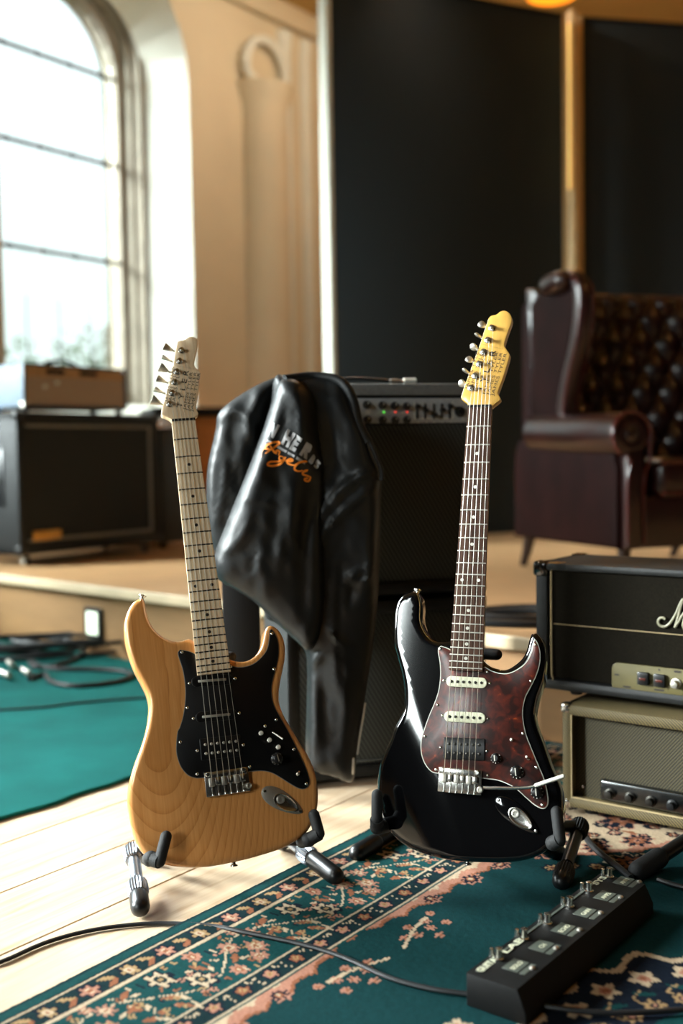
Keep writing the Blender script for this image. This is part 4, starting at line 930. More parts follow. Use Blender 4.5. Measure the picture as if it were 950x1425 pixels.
# two stacked black amps in the middle
mf = atz(402, 1100, 0); mx_ = V((.966, .259, 0))
def knob(bm, x, z, r, y=0.0, l=.012):
    lathe(bm, [(r*1.1, 0), (r*1.1, .003), (r*.8, .004), (r*.72, l), (.0003, l+.001)], axis_frame((x, y, z), (0, -1, 0)), 16)
MW = .488
mc = empty('speaker_cabinet', frame(mf, mx_), 'black speaker cabinet on the floor under the silver panel amp', 'speaker cabinet', None)
bm = NB(); shell(bm, MW, .27, .012, .425, .030, .008); finish(bm, 'cabinet_shell', M_tolex, mc)
bm = NB(); box(bm, (.030, .012, .042), (MW-.030, .022, .395), .002); finish(bm, 'grille_cloth', M_grille, mc)
corners(mc, MW, .27, .012, .425, M_plastic, .028)
bm = NB(); box(bm, (.028, .008, .050), (MW-.028, .0125, .0518)); finish(bm, 'piping', M_edge_b, mc)
for x in (.05, MW-.05):
    for y in (.05, .22):
        bm = NB(); lathe(bm, [(.018, 0), (.018, .010), (.014, .013)], T((x, y, 0)), 14); finish(bm, 'rubber_foot', M_rubber, mc)
M2 = frame(mf+V((0, 0, .437))+mx_*.0, mx_)
ma = empty('combo_amp', M2, 'black combo amp with silver knob panel on top of the cabinet', 'amplifier', None)
HA = .492
bm = NB(); shell(bm, MW, .26, 0, HA, .028, .010); finish(bm, 'cabinet_shell', M_tolex, ma)
bm = NB(); box(bm, (.028, .010, .030), (MW-.028, .020, HA-.095), .002); finish(bm, 'grille_cloth', M_grille, ma)
bm = NB(); box(bm, (.020, .004, HA-.092), (MW-.020, .018, HA-.034), .002); finish(bm, 'control_panel', M_silverpanel, ma)
bm = NB(); box(bm, (.0, -.002, HA-.028), (MW, .010, HA-.001), .004); finish(bm, 'lit_top_band', mat('lit_tolex', (104, 106, 106), .8, nz=(300, .2), bump=(400, .5)), ma)  # light on the upper tolex edge painted as a paler grey band
corners(ma, MW, .26, 0, HA, M_plastic, .028)
def mxz(u, v):
    P0 = M2 @ V((0, .004, 0)); nn = V((-mx_.y, mx_.x, 0)); d = ray(u, v); P = CAM + d*((P0-CAM).dot(nn)/d.dot(nn)); q = M2.inverted() @ P; return q.x, q.z
zK = zm(490, 535, 950/210)
for (x, y) in [(90, 128), (188, 132), (265, 135), (340, 138), (95, 222), (190, 225), (268, 226), (342, 224)]:
    X, Z = mxz(*zK(x, y)); bm = NB(); knob(bm, X, Z, .0085, .004, .013); ko = finish(bm, 'control_knob', M_plastic, ma)
    bm = NB(); box(bm, (X-.0008, -.0105, Z), (X+.0008, -.0090, Z+.006)); finish(bm, 'pointer', M_white_pl, ko)
X, Z = mxz(*zK(676, 172)); bm = NB(); knob(bm, X, Z, .0115, .004, .015); finish(bm, 'control_knob', M_plastic, ma)
for i, (x, y) in enumerate([(408, 140), (458, 165), (512, 192), (562, 162), (612, 138)]):
    X, Z = mxz(*zK(x, y)); X, Zc = mxz(*zK(x, 168))
    bm = NB(); box(bm, (X-.0020, .0015, Zc-.018), (X+.0020, .0045, Zc+.018)); so = finish(bm, 'slider_slot', M_plastic, ma)
    bm = NB(); box(bm, (X-.0048, -.010, Z-.0045), (X+.0048, .004, Z+.0045), .001); finish(bm, 'slider_cap', M_plastic, so)
X0, Z0 = mxz(*zK(388, 218)); X1, Z1 = mxz(*zK(634, 108))
bm = NB()
for lo, hi in (((X0, Z0), (X1, Z0+.002)), ((X0, Z0), (X0+.0016, Z1)), ((X1-.0016, Z0), (X1, Z1))): box(bm, (lo[0], .0028, lo[1]), (hi[0], .0042, hi[1]))
finish(bm, 'slider_border', M_white_pl, ma)
for (x, y, m_) in ((198, 174, M_led_g), (270, 174, M_led_r), (344, 174, M_led_r)):
    X, Z = mxz(*zK(x, y)); bm = NB(); lathe(bm, [(.0018, 0), (.0016, .003), (.0002, .004)], axis_frame((X, .004, Z), (0, -1, 0)), 10); finish(bm, 'indicator_light', m_, ma)
for (x, y, w_, h_) in ((98, 168, .012, .0016), (98, 181, .012, .0016), (172, 174, .004, .0016), (246, 174, .004, .0016), (320, 174, .004, .0016), (414, 238, .005, .0018), (466, 238, .004, .0018), (516, 238, .004, .0018), (566, 238, .005, .0018), (618, 238, .005, .0018), (700, 222, .006, .0018)):
    X, Z = mxz(*zK(x, y)); bm = NB(); box(bm, (X-w_/2, .0034, Z-h_/2), (X+w_/2, .0041, Z+h_/2)); finish(bm, 'legend_mark', M_white_pl, ma)
# plug and lead lying on top of that amp
jp = empty('jack_plug', M2 @ T((.26, .05, HA)), 'white sleeved jack plug with black lead lying on top of the black combo amp', 'plug')
bm = NB(); tube(bm, [(.075, 0, .008), (.045, 0, .008)], .0075, 12); finish(bm, 'sleeve', M_white_pl, jp)
bm = NB(); tube(bm, [(.045, 0, .008), (.030, 0, .008)], .004, 10); tube(bm, [(.030, 0, .008), (.012, 0, .008)], .0055, 10); finish(bm, 'plug_tip', M_nickel, jp)
bm = NB(); tube(bm, smooth_pts([V(p) for p in [(.012, 0, .008), (-.03, .0, .013), (-.09, .0, .014), (-.16, .01, .006), (-.20, .03, .006)]], .01, False), .0035, 8); finish(bm, 'lead', M_cable, jp)

# black head with gold piping standing on the tweed head
tp = atz(781, 1131, .0095)
tw = empty('tweed_amp_head', frame(tp, B), 'small tweed covered amp head on the rug under the black head', 'amplifier')
TWW, TWH = .56, .232
bm = NB(); shell(bm, TWW, .21, .014, TWH, .024, .008, .022); finish(bm, 'cabinet_shell', M_tweed, tw)
bm = NB(); slab(bm, [(.024, .036), (TWW-.024, .036), (TWW-.024, TWH-.022), (.024, TWH-.022)], 0, .004); xf(bm, Matrix(((1, 0, 0, 0), (0, 0, -1, .024), (0, 1, 0, 0), (0, 0, 0, 1)))); finish(bm, 'grille_panel', M_tweedgr, tw)
bm = NB(); box(bm, (.082, .006, .040), (TWW-.10, .0225, .084), .006, 3); tf = finish(bm, 'control_panel', mat('darkened_chrome', (96, 98, 98), .22, 1.0, nz=(30, .2)), tw)  # chrome colour darkened to stand in for its reflection of the rug
for k in range(8):
    x = .105+k*.043; bm = NB(); knob(bm, x, .058, .010, .006, .014); finish(bm, 'control_knob', M_plastic if k > 2 else M_darkmetal, tw)
bm = NB(); box(bm, (.022, -.0008, .0365), (TWW-.022, .004, .0385)); box(bm, (.022, -.0008, .036), (.024, .004, TWH-.022)); finish(bm, 'gold_edging', M_piping, tw)
corners(tw, TWW, .21, .014, TWH, M_chrome, .020)
for x in (.05, TWW-.05):
    for y in (.04, .17):
        bm = NB(); lathe(bm, [(.014, 0), (.016, .010), (.013, .015)], T((x, y, 0)), 14); finish(bm, 'rubber_foot', M_rubber, tw)
bm = NB(); lathe(bm, [(.003, 0), (.003, .002), (.0003, .003)], axis_frame((.040, .020, .058), (0, -1, 0)), 10); finish(bm, 'screw', M_chrome, tw)

mh0 = aty(744, 968, 2.30); mh0 = V((mh0.x, mh0.y, TWH+.026))
mh = empty('amp_head', frame(mh0, B), 'scuffed black amp head with gold piping and white script logo', 'amplifier')
MHW, MHH = .74, .272
bm = NB(); box(bm, (0, 0, 0), (.030, .215, MHH), .010); box(bm, (MHW-.03, 0, 0), (MHW, .215, MHH), .010); box(bm, (0, 0, 0), (MHW, .215, .024), .010); box(bm, (0, 0, MHH-.016), (MHW, .215, MHH), .006); box(bm, (.01, .03, .01), (MHW-.01, .21, MHH-.008)); finish(bm, 'cabinet_shell', M_tolex, mh)
bm = NB(); box(bm, (.030, .010, .026), (MHW-.03, .020, MHH-.016)); finish(bm, 'front_cloth', M_grille_m, mh)
def mhp(u, v, y=.008):
    P0 = mh.matrix_world @ V((0, y, 0)); nn = V((A.x, A.y, 0)); d = ray(u, v); P = CAM + d*((P0-CAM).dot(nn)/d.dot(nn)); q = mh.matrix_world.inverted() @ P; return q.x, q.z
x0_, z0_ = mhp(768, 948); x1_, z1_ = mhp(766, 790)
xr = MHW-.034; xm = mhp(853, 955)[0]
bm = NB(); tube(bm, smooth_pts([V(p) for p in [(xm, .006, z0_+.001), (x0_+.02, .006, z0_), (x0_+.004, .006, z0_+.003), (x0_, .006, z0_+.015), (x0_, .006, z1_-.006), (x0_+.004, .006, z1_), (x0_+.03, .006, z1_+.001), (xr, .006, z1_+.001)]], .012, False), .0018, 8); finish(bm, 'gold_piping', M_piping, mh)
xq, zq = mhp(772, 868); bm = NB(); tube(bm, [(x0_+.004, .008, zq), (xr, .008, zq)], .0009, 6); finish(bm, 'gold_piping', M_piping, mh)
# gold plexi panel in its cut-out
xa_, za_ = mhp(852, 950); xb_, zb_ = mhp(853, 921)
o_ = []
gx0, gx1, gz0, gz1 = xa_, MHW-.13, .018, zb_
rr_ = .014
for (cx, cz, t0) in ((gx1-rr_, gz1-rr_, 0), (gx0+rr_, gz1-rr_, 1)):
    for k in range(6): t_ = math.pi/2*(t0+k/5); o_.append((cx+rr_*math.cos(t_), cz+rr_*math.sin(t_)))
o_ += [(gx0, gz0), (gx1, gz0)]
bm = NB(); slab(bm, o_, 0, .006, .001, 2); xf(bm, Matrix(((1, 0, 0, 0), (0, 0, -1, .010), (0, 1, 0, 0), (0, 0, 0, 1)))); gp = finish(bm, 'gold_control_panel', M_gold, mh)
zP = zm(800, 880, 822/150)
for (x, y) in ((523, 350), (648, 365)):
    X, Z = mhp(*zP(x, y), .004); bm = NB(); box(bm, (X-.012, -.004, Z-.013), (X+.012, .005, Z+.013), .0025); rk = finish(bm, 'rocker_switch', M_plastic, gp)
    bm = NB(); box(bm, (X-.007, -.0052, Z-.003), (X+.007, -.0035, Z+.002), .001); finish(bm, 'rocker_mark', mat('dull_red_lens', (82, 34, 24), .3), rk)
X, Z = mhp(*zP(772, 390), .004)
for k in range(7):
    bm = NB(); knob(bm, X+k*.047, Z, .0095, .004, .016); finish(bm, 'control_knob', M_nickel if k == 0 else M_goldplate, gp)
for (x, y, w_) in ((318, 322, .010), (395, 415, .016), (640, 440, .02), (640, 285, .004), (780, 300, .014)):
    X2, Z2 = mhp(*zP(x, y), .004); bm = NB(); box(bm, (X2-w_/2, .0034, Z2-.0018), (X2+w_/2, .0042, Z2+.0018)); finish(bm, 'legend_mark', M_ink, gp)
# script logo
zL = zm(900, 820, 891/50)
st_ = [[(455, 745), (400, 705), (330, 712), (278, 770), (285, 850), (340, 908), (430, 928), (520, 888), (600, 800), (670, 690), (740, 560), (810, 390), (885, 240)],
       [(900, 240), (840, 420), (790, 620), (740, 800), (690, 950)], [(700, 930), (790, 790), (860, 670), (960, 540)], [(970, 540), (930, 720), (890, 900), (910, 960), (980, 930)]]
bm = NB()
for s_ in st_:
    P = [V((mhp(*zL(x, y), .006)[0], .006, mhp(*zL(x, y), .006)[1])) for x, y in s_]
    tube(bm, smooth_pts(P, .004, False), .0027, 8)
Xe, Ze = mhp(*zL(1000, 930), .006)
tb = text_mesh('arshall', .052, .0012, .35, .9); tmp = bpy.data.meshes.new('t'); xf(tb, Matrix(((1, 0, 0, Xe), (0, 0, -1, .005), (0, 1, 0, Ze), (0, 0, 0, 1)))); tb.to_mesh(tmp); tb.free(); bm.from_mesh(tmp); bpy.data.meshes.remove(tmp)
finish(bm, 'script_logo', mat('ivory_script', (140, 136, 112), .5, nz=(60, .1)), mh)
for x in (0, MHW):
    for z in (0, MHH):
        for y in (0, .215):
            bm = NB(); corner(bm, x, y, z, 1 if x == 0 else -1, 1 if y == 0 else -1, 1 if z == 0 else -1, .030 if z else .018, .003); finish(bm, 'corner_cap', M_glossblk if z else M_plastic, mh)
bm = NB(); fr_ = [(.034, .0), (.044, .001), (.058, .0), (.060, .012), (.062, .024), (.050, .020), (.043, .024), (.040, .012)]
slab(bm, fr_, MHH-.0005, MHH+.0012, .0005, 1); finish(bm, 'frayed_patch', M_fray, mh)['label'] = 'torn corner showing bare wood'
bm = NB()
for k in range(3): box(bm, (.30+k*.0, .085+k*.0, MHH), (.34, .125, MHH+.004), .001)
box(bm, (.33, .093, MHH+.006), (.50, .117, MHH+.012), .003); finish(bm, 'carry_handle', M_plastic, mh)
for x in (.07, MHW-.2):
    bm = NB(); lathe(bm, [(.012, -.016), (.015, -.010), (.015, .001)], T((x, .06, 0)), 12); lathe(bm, [(.012, -.016), (.015, -.010), (.015, .001)], T((x, .16, 0)), 12); finish(bm, 'rubber_foot', M_rubber, mh)

# left stack on the stage: 2x12 cabinet, small head
lc0 = aty(28, 766, 4.85); lc0 = V((lc0.x, lc0.y, SZ))
lc = empty('speaker_cabinet', frame(lc0, A), 'large black speaker cabinet with grey piping on casters on the stage', 'speaker cabinet')
LW, LZ0, LZ1 = .875, .055, .705
bm = NB(); shell(bm, LW, .42, LZ0, LZ1, .05, .014); finish(bm, 'cabinet_shell', M_tolex, lc)
bm = NB(); box(bm, (.05, .014, LZ0+.05), (LW-.05, .022, LZ1-.05)); finish(bm, 'grille_cloth', M_grille_b, lc)
bm = NB()
for lo, hi in (((.055, LZ0+.055), (LW-.055, LZ0+.070)), ((.055, LZ1-.07), (LW-.055, LZ1-.056)), ((LW-.070, LZ0+.055), (LW-.055, LZ1-.056))): box(bm, (lo[0], .004, lo[1]), (hi[0], .014, hi[1]), .003)
finish(bm, 'grey_piping', mat('grey_piping', (120, 116, 108), .5), lc)
bm = NB(); box(bm, (.075, .000, LZ0+.062), (.235, .006, LZ0+.105), .002); finish(bm, 'brass_nameplate', M_goldplate, lc)
corners(lc, LW, .42, LZ0, LZ1, M_plastic, .04)
bm = NB(); box(bm, (-.006, .10, LZ0+.22), (.002, .32, LZ0+.48), .004); sh = finish(bm, 'handle_dish', M_plastic, lc)
bm = NB(); tube(bm, [(-.012, .13, LZ0+.34), (-.018, .21, LZ0+.34), (-.012, .29, LZ0+.34)], .010, 10); finish(bm, 'handle_bar', M_nickel, sh)
for x in (.07, LW-.07):
    for y in (.06, .36):
        bm = NB(); lathe(bm, [(.006, -.012), (.024, -.011), (.026, 0), (.024, .011), (.006, .012)], T((x, y, .026)) @ Matrix.Rotation(math.radians(70), 4, 'Z') @ Matrix.Rotation(math.pi/2, 4, 'X'), 18)
        wo_ = finish(bm, 'caster', M_plastic, lc)
        bm = NB(); box(bm, (x-.022, y-.022, .046), (x+.022, y+.022, .056), .002); box(bm, (x-.018, y-.016, .012), (x-.014, y+.016, .05), .001); box(bm, (x+.014, y-.016, .012), (x+.018, y+.016, .05), .001); finish(bm, 'caster_fork', M_nickel, wo_)
lh0 = lc0 + A*.075 + B*-.04 + V((0, 0, LZ1+.020))
lh = empty('small_amp_head', frame(lh0, A), 'small grey sided amp head with brown cloth on the large cabinet', 'amplifier')
HW, HH = .62, .205
bm = NB(); box(bm, (0, 0, 0), (.014, .26, HH), .005); box(bm, (HW-.014, 0, 0), (HW, .26, HH), .005); box(bm, (0, .0, 0), (HW, .26, .016), .005); box(bm, (0, .03, HH-.014), (HW, .26, HH), .005); box(bm, (.008, .03, .008), (HW-.008, .25, HH-.008)); finish(bm, 'cabinet_shell', M_tolex_g, lh)
bm = NB(); box(bm, (.0, -.004, .0), (HW, .004, .010), .002); box(bm, (.0, -.004, HH-.010), (HW, .004, HH), .002); box(bm, (0, -.004, 0), (.012, .004, HH), .002); box(bm, (HW-.012, -.004, 0), (HW, .004, HH), .002); finish(bm, 'dark_front_frame', M_plastic, lh)
bm = NB(); box(bm, (.014, .006, .014), (HW-.014, .014, HH-.058)); finish(bm, 'grille_cloth', M_headcloth, lh)
bm = NB(); box(bm, (.014, .004, HH-.058), (HW-.014, .014, HH-.012)); fp = finish(bm, 'tan_faceplate', M_headpanel, lh)
for (x0, x1) in ((.13, .235), (.33, .43)):
    for k in range(4):
        x = x0+(x1-x0)*(k+.5)/4; bm = NB(); knob(bm, x, HH-.035, .0115, .004, .016); finish(bm, 'control_knob', M_plastic, fp)
bm = NB(); lathe(bm, [(.008, 0), (.010, .012), (.006, .02)], axis_frame((.12, .006, .10), (0, -1, 0)), 12); finish(bm, 'toggle_switch', M_white_pl, lh)
bm = NB(); lathe(bm, [(.008, 0), (.010, .012), (.006, .02)], axis_frame((.19, .006, .12), (0, -1, 0)), 12); finish(bm, 'pilot_jewel', M_white_pl, lh)
bm = NB(); tube(bm, smooth_pts([V(p) for p in [(.20, .13, HH-.004), (.24, .13, HH+.02), (.32, .13, HH+.035), (.40, .13, HH+.02), (.44, .13, HH-.004)]], .03, False), .008, 8); finish(bm, 'strap_handle', M_cable, lh)
for x in (.03, HW-.03):
    for y in (.03, .22):
        bm = NB(); lathe(bm, [(.014, -.018), (.016, -.01), (.016, .002)], T((x, y, 0)), 12); finish(bm, 'rubber_foot', M_rubber, lh)
for x, y in ((0, 0), (0, .26)):
    bm = NB(); corner(bm, x, y, 0, 1, 1 if y == 0 else -1, 1, .028); finish(bm, 'corner_cap', M_nickel, lh)
# dark case beyond the cabinet
fc0 = lc0 + A*1.0 + B*-.12
fc = empty('flight_case', frame(fc0, A), 'tall black case standing just beyond the large speaker cabinet', 'case')
bm = NB(); box(bm, (0, 0, .03), (.26, .42, .635), .012); finish(bm, 'case_body', mat('slate_black_vinyl', (36, 42, 48), .5, nz=(40, .2), bump=(300, .4)), fc)
bm = NB(); box(bm, (-.004, -.004, .61), (.264, .424, .645), .006); finish(bm, 'lid_rim', M_plastic, fc)
for x, y in ((.03, .03), (.23, .03), (.03, .39), (.23, .39)):
    bm = NB(); lathe(bm, [(.02, 0), (.02, .03)], T((x, y, 0)), 12); finish(bm, 'foot', M_rubber, fc)
# sideboard in cherry wood with black top
q0 = aty(246, 755, 6.25); q0.z = SZ
sb = empty('sideboard', frame(q0, V((.93, .36, 0))), 'orange brown wooden sideboard with thick black top behind the jacket', 'cabinet')
bm = NB(); box(bm, (0, 0, 0), (.72, .40, .72), .004); finish(bm, 'carcass', M_sidewood, sb)
bm = NB(); box(bm, (-.12, -.03, .722), (.74, .42, .775), .006); finish(bm, 'top', M_blkpanel, sb)
for k in range(2):
    bm = NB(); box(bm, (.012+k*.355, -.014, .03), (.345+k*.355, 0, .705), .004); d_ = finish(bm, 'door', M_sidewood, sb)
    bm = NB(); lathe(bm, [(.006, 0), (.006, .012), (.012, .02), (.002, .026)], axis_frame((.31+k*.355, -.014, .4), (0, -1, 0)), 12); finish(bm, 'knob', M_darkmetal, d_)

# ------------------------------------------------------------------ acoustic screens behind the chair
def screen(p0, d, w_, h, label, post=True):
    s_ = empty('acoustic_screen', frame((p0.x, p0.y, SZ), d), label, 'screen')
    bm = NB(); box(bm, (.02, 0.004, 0), (w_-.02, .10, h-.02), .004); finish(bm, 'cloth_panel', M_screen, s_)
    bm = NB(); box(bm, (-.012, -.012, 0), (.022, .10, h), .008); finish(bm, 'left_edge_board', M_white if post else M_screenedge, s_)
    bm = NB(); box(bm, (w_-.018, -.004, 0), (w_+.006, .10, h), .006); finish(bm, 'right_edge_board', M_screenedge, s_)
    bm = NB(); box(bm, (.02, -.004, h-.02), (w_-.018, .10, h), .004); finish(bm, 'top_board', M_blkpanel, s_)
    return s_
sA = aty(459, 300, 6.0); dA = V((.914, .405, 0))
screen(sA, dA, 1.565, 3.11, 'wide dark acoustic screen with white left edge behind the amps')
sB = aty(806, 300, 6.72); dB = V((.98, .2, 0))
screen(sB, dB, 1.6, 3.13, 'dark acoustic screen right of the tan post behind the armchair', False)
pp = aty(797, 300, 6.70)
po = empty('round_post', T((pp.x-.006-.02, pp.y-.12, SZ)), 'slim tan round post in the gap between the two dark screens', 'post')
bm = NB(); lathe(bm, [(.045, 0), (.045, .04), (.032, .05), (.032, 3.10), (.001, 3.105)], None, 20); finish(bm, 'shaft', M_screenedge, po)
bm = NB(); box(bm, (-.036, -.05, 2.05), (-.022, -.026, 3.02), .004); finish(bm, 'highlight_strip', mat('warm_highlight', (255, 210, 130), .5, emit=((255, 206, 120), .9)), po)  # gold highlight along the post, painted as a glowing strip

# ------------------------------------------------------------------ wing armchair
fd = V((.36, -.933, 0)).normalized(); wd_ = V((.933, .36, 0)).normalized()   # facing, and towards the far side
ch0 = aty(860, 742, 3.86); ch0 = V((ch0.x, ch0.y, SZ))
ch = empty('wing_armchair', frame(ch0, wd_), 'oxblood leather wing armchair with buttoned back standing on the stage', 'armchair')
Mc = ch.matrix_world; Mci = Mc.inverted()
# local: x to the far side, y backwards (-fd), z up. near side plane x=0, front y=0
def side(u, v, x=0.0):
    P0 = Mc @ V((x, 0, 0)); d = ray(u, v); P = CAM + d*((P0-CAM).dot(wd_)/d.dot(wd_)); q = Mci @ P; return q.y, q.z
print('chair side', side(735, 560), side(860, 742), side(757, 395), side(735, 405))
YZ = lambda x: Matrix(((0, 0, 1, x), (1, 0, 0, 0), (0, 1, 0, 0), (0, 0, 0, 1)))
CW = .92; AT = .17; DP = .80; SH = .13
# outer side panels below the arms
for x in (0.012, CW-AT+.012):
    bm = NB(); slab(bm, smooth_pts([V(p+(0,)) for p in [(.03, SH), (.03, .42), (.08, .50), (.30, .52), (.60, .54), (.74, .50), (.76, SH)]], .03, True, (0, 1, 6)), 0, AT-.024, .015, 3); xf(bm, YZ(x)); finish(bm, 'side_panel', M_oxshade, ch)
    # arm roll with scroll front
    bm = NB(); cx = x+.045; cz = .545; rad = .082
    tube(bm, [(cx, .005, cz), (cx, .02, cz), (cx, .30, cz+.005), (cx, .62, cz+.02)], [rad*.96, rad, rad, rad*.96], 24); finish(bm, 'arm_roll', M_ox, ch)
    bm = NB(); lathe(bm, [(.0005, .018), (.02, .014), (.028, .006), (.05, .010), (.066, .006), (.078, .0), (.078, -.01)], axis_frame((cx, .004, cz), (0, -1, 0)), 28); finish(bm, 'scroll_front', M_ox, ch)
    bm = NB(); tube(bm, [(cx+rad*math.cos(t_), -.002, cz+rad*math.sin(t_)) for t_ in [math.radians(-30+24*k) for k in range(12)]], .007, 8); finish(bm, 'scroll_piping', M_oxpipe, ch)
    bm = NB(); tube(bm, smooth_pts([V(p) for p in [(cx-.030, -.006, cz-.07), (cx-.008, -.008, .44), (cx-.020, -.006, .38), (cx-.020, -.006, SH+.02)]], .02, False), .0055, 8)
    tube(bm, smooth_pts([V(p) for p in [(cx+.078, -.006, cz-.03), (cx+.070, -.008, .44), (cx+.050, -.006, .38), (cx+.050, -.006, SH+.02)]], .02, False), .0055, 8); finish(bm, 'front_piping', M_oxpipe, ch)
    bm = NB(); box(bm, (cx-.022, -.004, SH), (cx+.052, .05, .50), .012, 3); finish(bm, 'arm_front', M_ox, ch)
# wings: side outline traced, rolled edge
for x, nm in ((.035, 'wing'), (CW-.035-.075, 'wing')):
    prof = [side(790, 425), side(786, 470), side(775, 520), side(768, 560), side(766, 585)]
    y0, z0 = prof[0]
    ol = [(p[0], p[1]) for p in prof]+[(.60, .50), (.64, .55), (.66, .85), (.665, 1.04), (.63, 1.12), (prof[0][0]+.08, 1.155), (prof[0][0]+.015, 1.13)]
    bm = NB(); slab(bm, smooth_pts([V(p+(0,)) for p in ol], .03), 0, .075, .03, 4, .05); xf(bm, YZ(x)); finish(bm, nm, M_oxshade, ch)
    e_ = [(x+.03, p[0]-.004, p[1]) for p in [(prof[4][0], prof[4][1]), prof[3], prof[2], prof[1], prof[0], (prof[0][0]+.015, 1.12), (prof[0][0]+.07, 1.16), (prof[0][0]+.12, 1.155)]]
    bm = NB(); tube(bm, smooth_pts([V(p) for p in e_], .02, False), .036, 14); finish(bm, 'rolled_edge', M_ox, ch)
    for dx_ in (-.028, 0.03):
        bm = NB(); tube(bm, smooth_pts([V((p[0]+dx_, p[1]-.026, p[2]+.004)) for p in e_], .02, False), .0055, 8); finish(bm, 'piping', M_oxpipe, ch)
bm = NB(); capsule(bm, (.02, prof[0][0]+.07, 1.15), (.02, prof[0][0]+.16, 1.145), .042, 16); finish(bm, 'wing_scroll', M_ox, ch)
# buttoned back
bm = NB(); nx_, nz_2 = 90, 100; X0c, X1c, Z0c, Z1c = .06, CW-.06, .36, 1.17
dxb = (X1c-X0c)/6.0; dzb = .105
btn = []
for r_ in range(8):
    for k in range(8):
        bx = X0c+(k+(.5 if r_ % 2 else 0))*dxb; bz = Z0c+.06+r_*dzb
        if X0c+.04 < bx < X1c-.04 and bz < Z1c-.06: btn.append((bx, bz))
def tuft(x, z):
    # diamond cell: pleats along both diagonals, deepest at the buttons
    p = (x-X0c)/dxb; q = (z-Z0c-.06)/(2*dzb)
    s1 = p+q; s2 = p-q
    a1 = abs(math.sin(math.pi*s1)); a2 = abs(math.sin(math.pi*s2))
    h = (a1*a2)**.42
    return h
yb0 = .60
grid = []
for i in range(nx_+1):
    rowv = []
    for j in range(nz_2+1):
        x = X0c+(X1c-X0c)*i/nx_; z = Z0c+(Z1c-Z0c)*j/nz_2
        ed = min(1, min(x-X0c, X1c-x, Z1c-z)/.06); ed = math.sqrt(max(0, 1-(1-ed)**2))
        y = yb0+.14*(z-Z0c)-.045*tuft(x, z)*ed-.05*ed+.12*((x-CW/2)/(CW/2))**2*-.4
        rowv.append(bm.verts.new((x, y+.05, z)))
    grid.append(rowv)
for i in range(nx_):
    for j in range(nz_2): bm.faces.new((grid[i][j], grid[i][j+1], grid[i+1][j+1], grid[i+1][j]))
bk = finish(bm, 'buttoned_back', M_ox, ch, auto=80)
for (bx, bz) in btn:
    bm = NB(); lathe(bm, [(.012, 0), (.011, .004), (.0003, .007)], axis_frame((bx, yb0+.14*(bz-Z0c)-.008, bz), (0, -1, 0)), 12); finish(bm, 'button', M_ox, bk)
bm = NB(); box(bm, (.07, .70, .30), (CW-.07, .80, 1.12), .03, 3); finish(bm, 'outer_back', M_oxshade, ch)
bm = NB(); box(bm, (AT-.01, -.03, .31), (CW-AT+.01, .66, .46), .045, 4); finish(bm, 'seat_cushion', M_ox, ch)
bm = NB(); box(bm, (.05, .0, SH), (CW-.05, .76, .32), .015, 3); finish(bm, 'seat_rail', M_ox, ch)
bm = NB(); tube(bm, [(AT, -.032, .33), (CW-AT, -.032, .33)], .006, 8); tube(bm, [(AT, -.032, .44), (CW-AT, -.032, .44)], .006, 8); finish(bm, 'cushion_piping', M_oxpipe, ch)
for (x, y, dy) in ((.06, .05, 0), (CW-.06, .05, 0), (.07, .72, .06), (CW-.07, .72, .06)):
    bm = NB(); tube(bm, [(x, y, SH+.01), (x, y+dy*.5, .06), (x, y+dy, 0)], [.026, .02, .015], 12); finish(bm, 'leg', M_legwood, ch)

# ------------------------------------------------------------------ valet and leather jacket
vp = aty(326, 1040, 2.33)
va = empty('clothes_valet', T((-.10, 2.33, 0)), 'black wooden valet with one flat upright under the leather jacket', 'valet')
ux = (326-475)/1500*2.33+.10+.01
bm = NB(); box(bm, (ux-.040, -.012, .02), (ux+.040, .012, .82), .004); finish(bm, 'upright', M_blkpanel, va)
bm = NB(); box(bm, (ux-.10, -.06, 0), (ux+.10, .10, .022), .005); finish(bm, 'foot_plate', M_blkpanel, va)
bm = NB(); tube(bm, smooth_pts([V(p) for p in [(ux-.03, 0, .80), (ux+.03, 0, .86), (-.03, 0, .895), (.06, 0, .88), (.115, 0, .80)]], .02, False), .018, 12); finish(bm, 'hanger_bar', M_blkpanel, va)

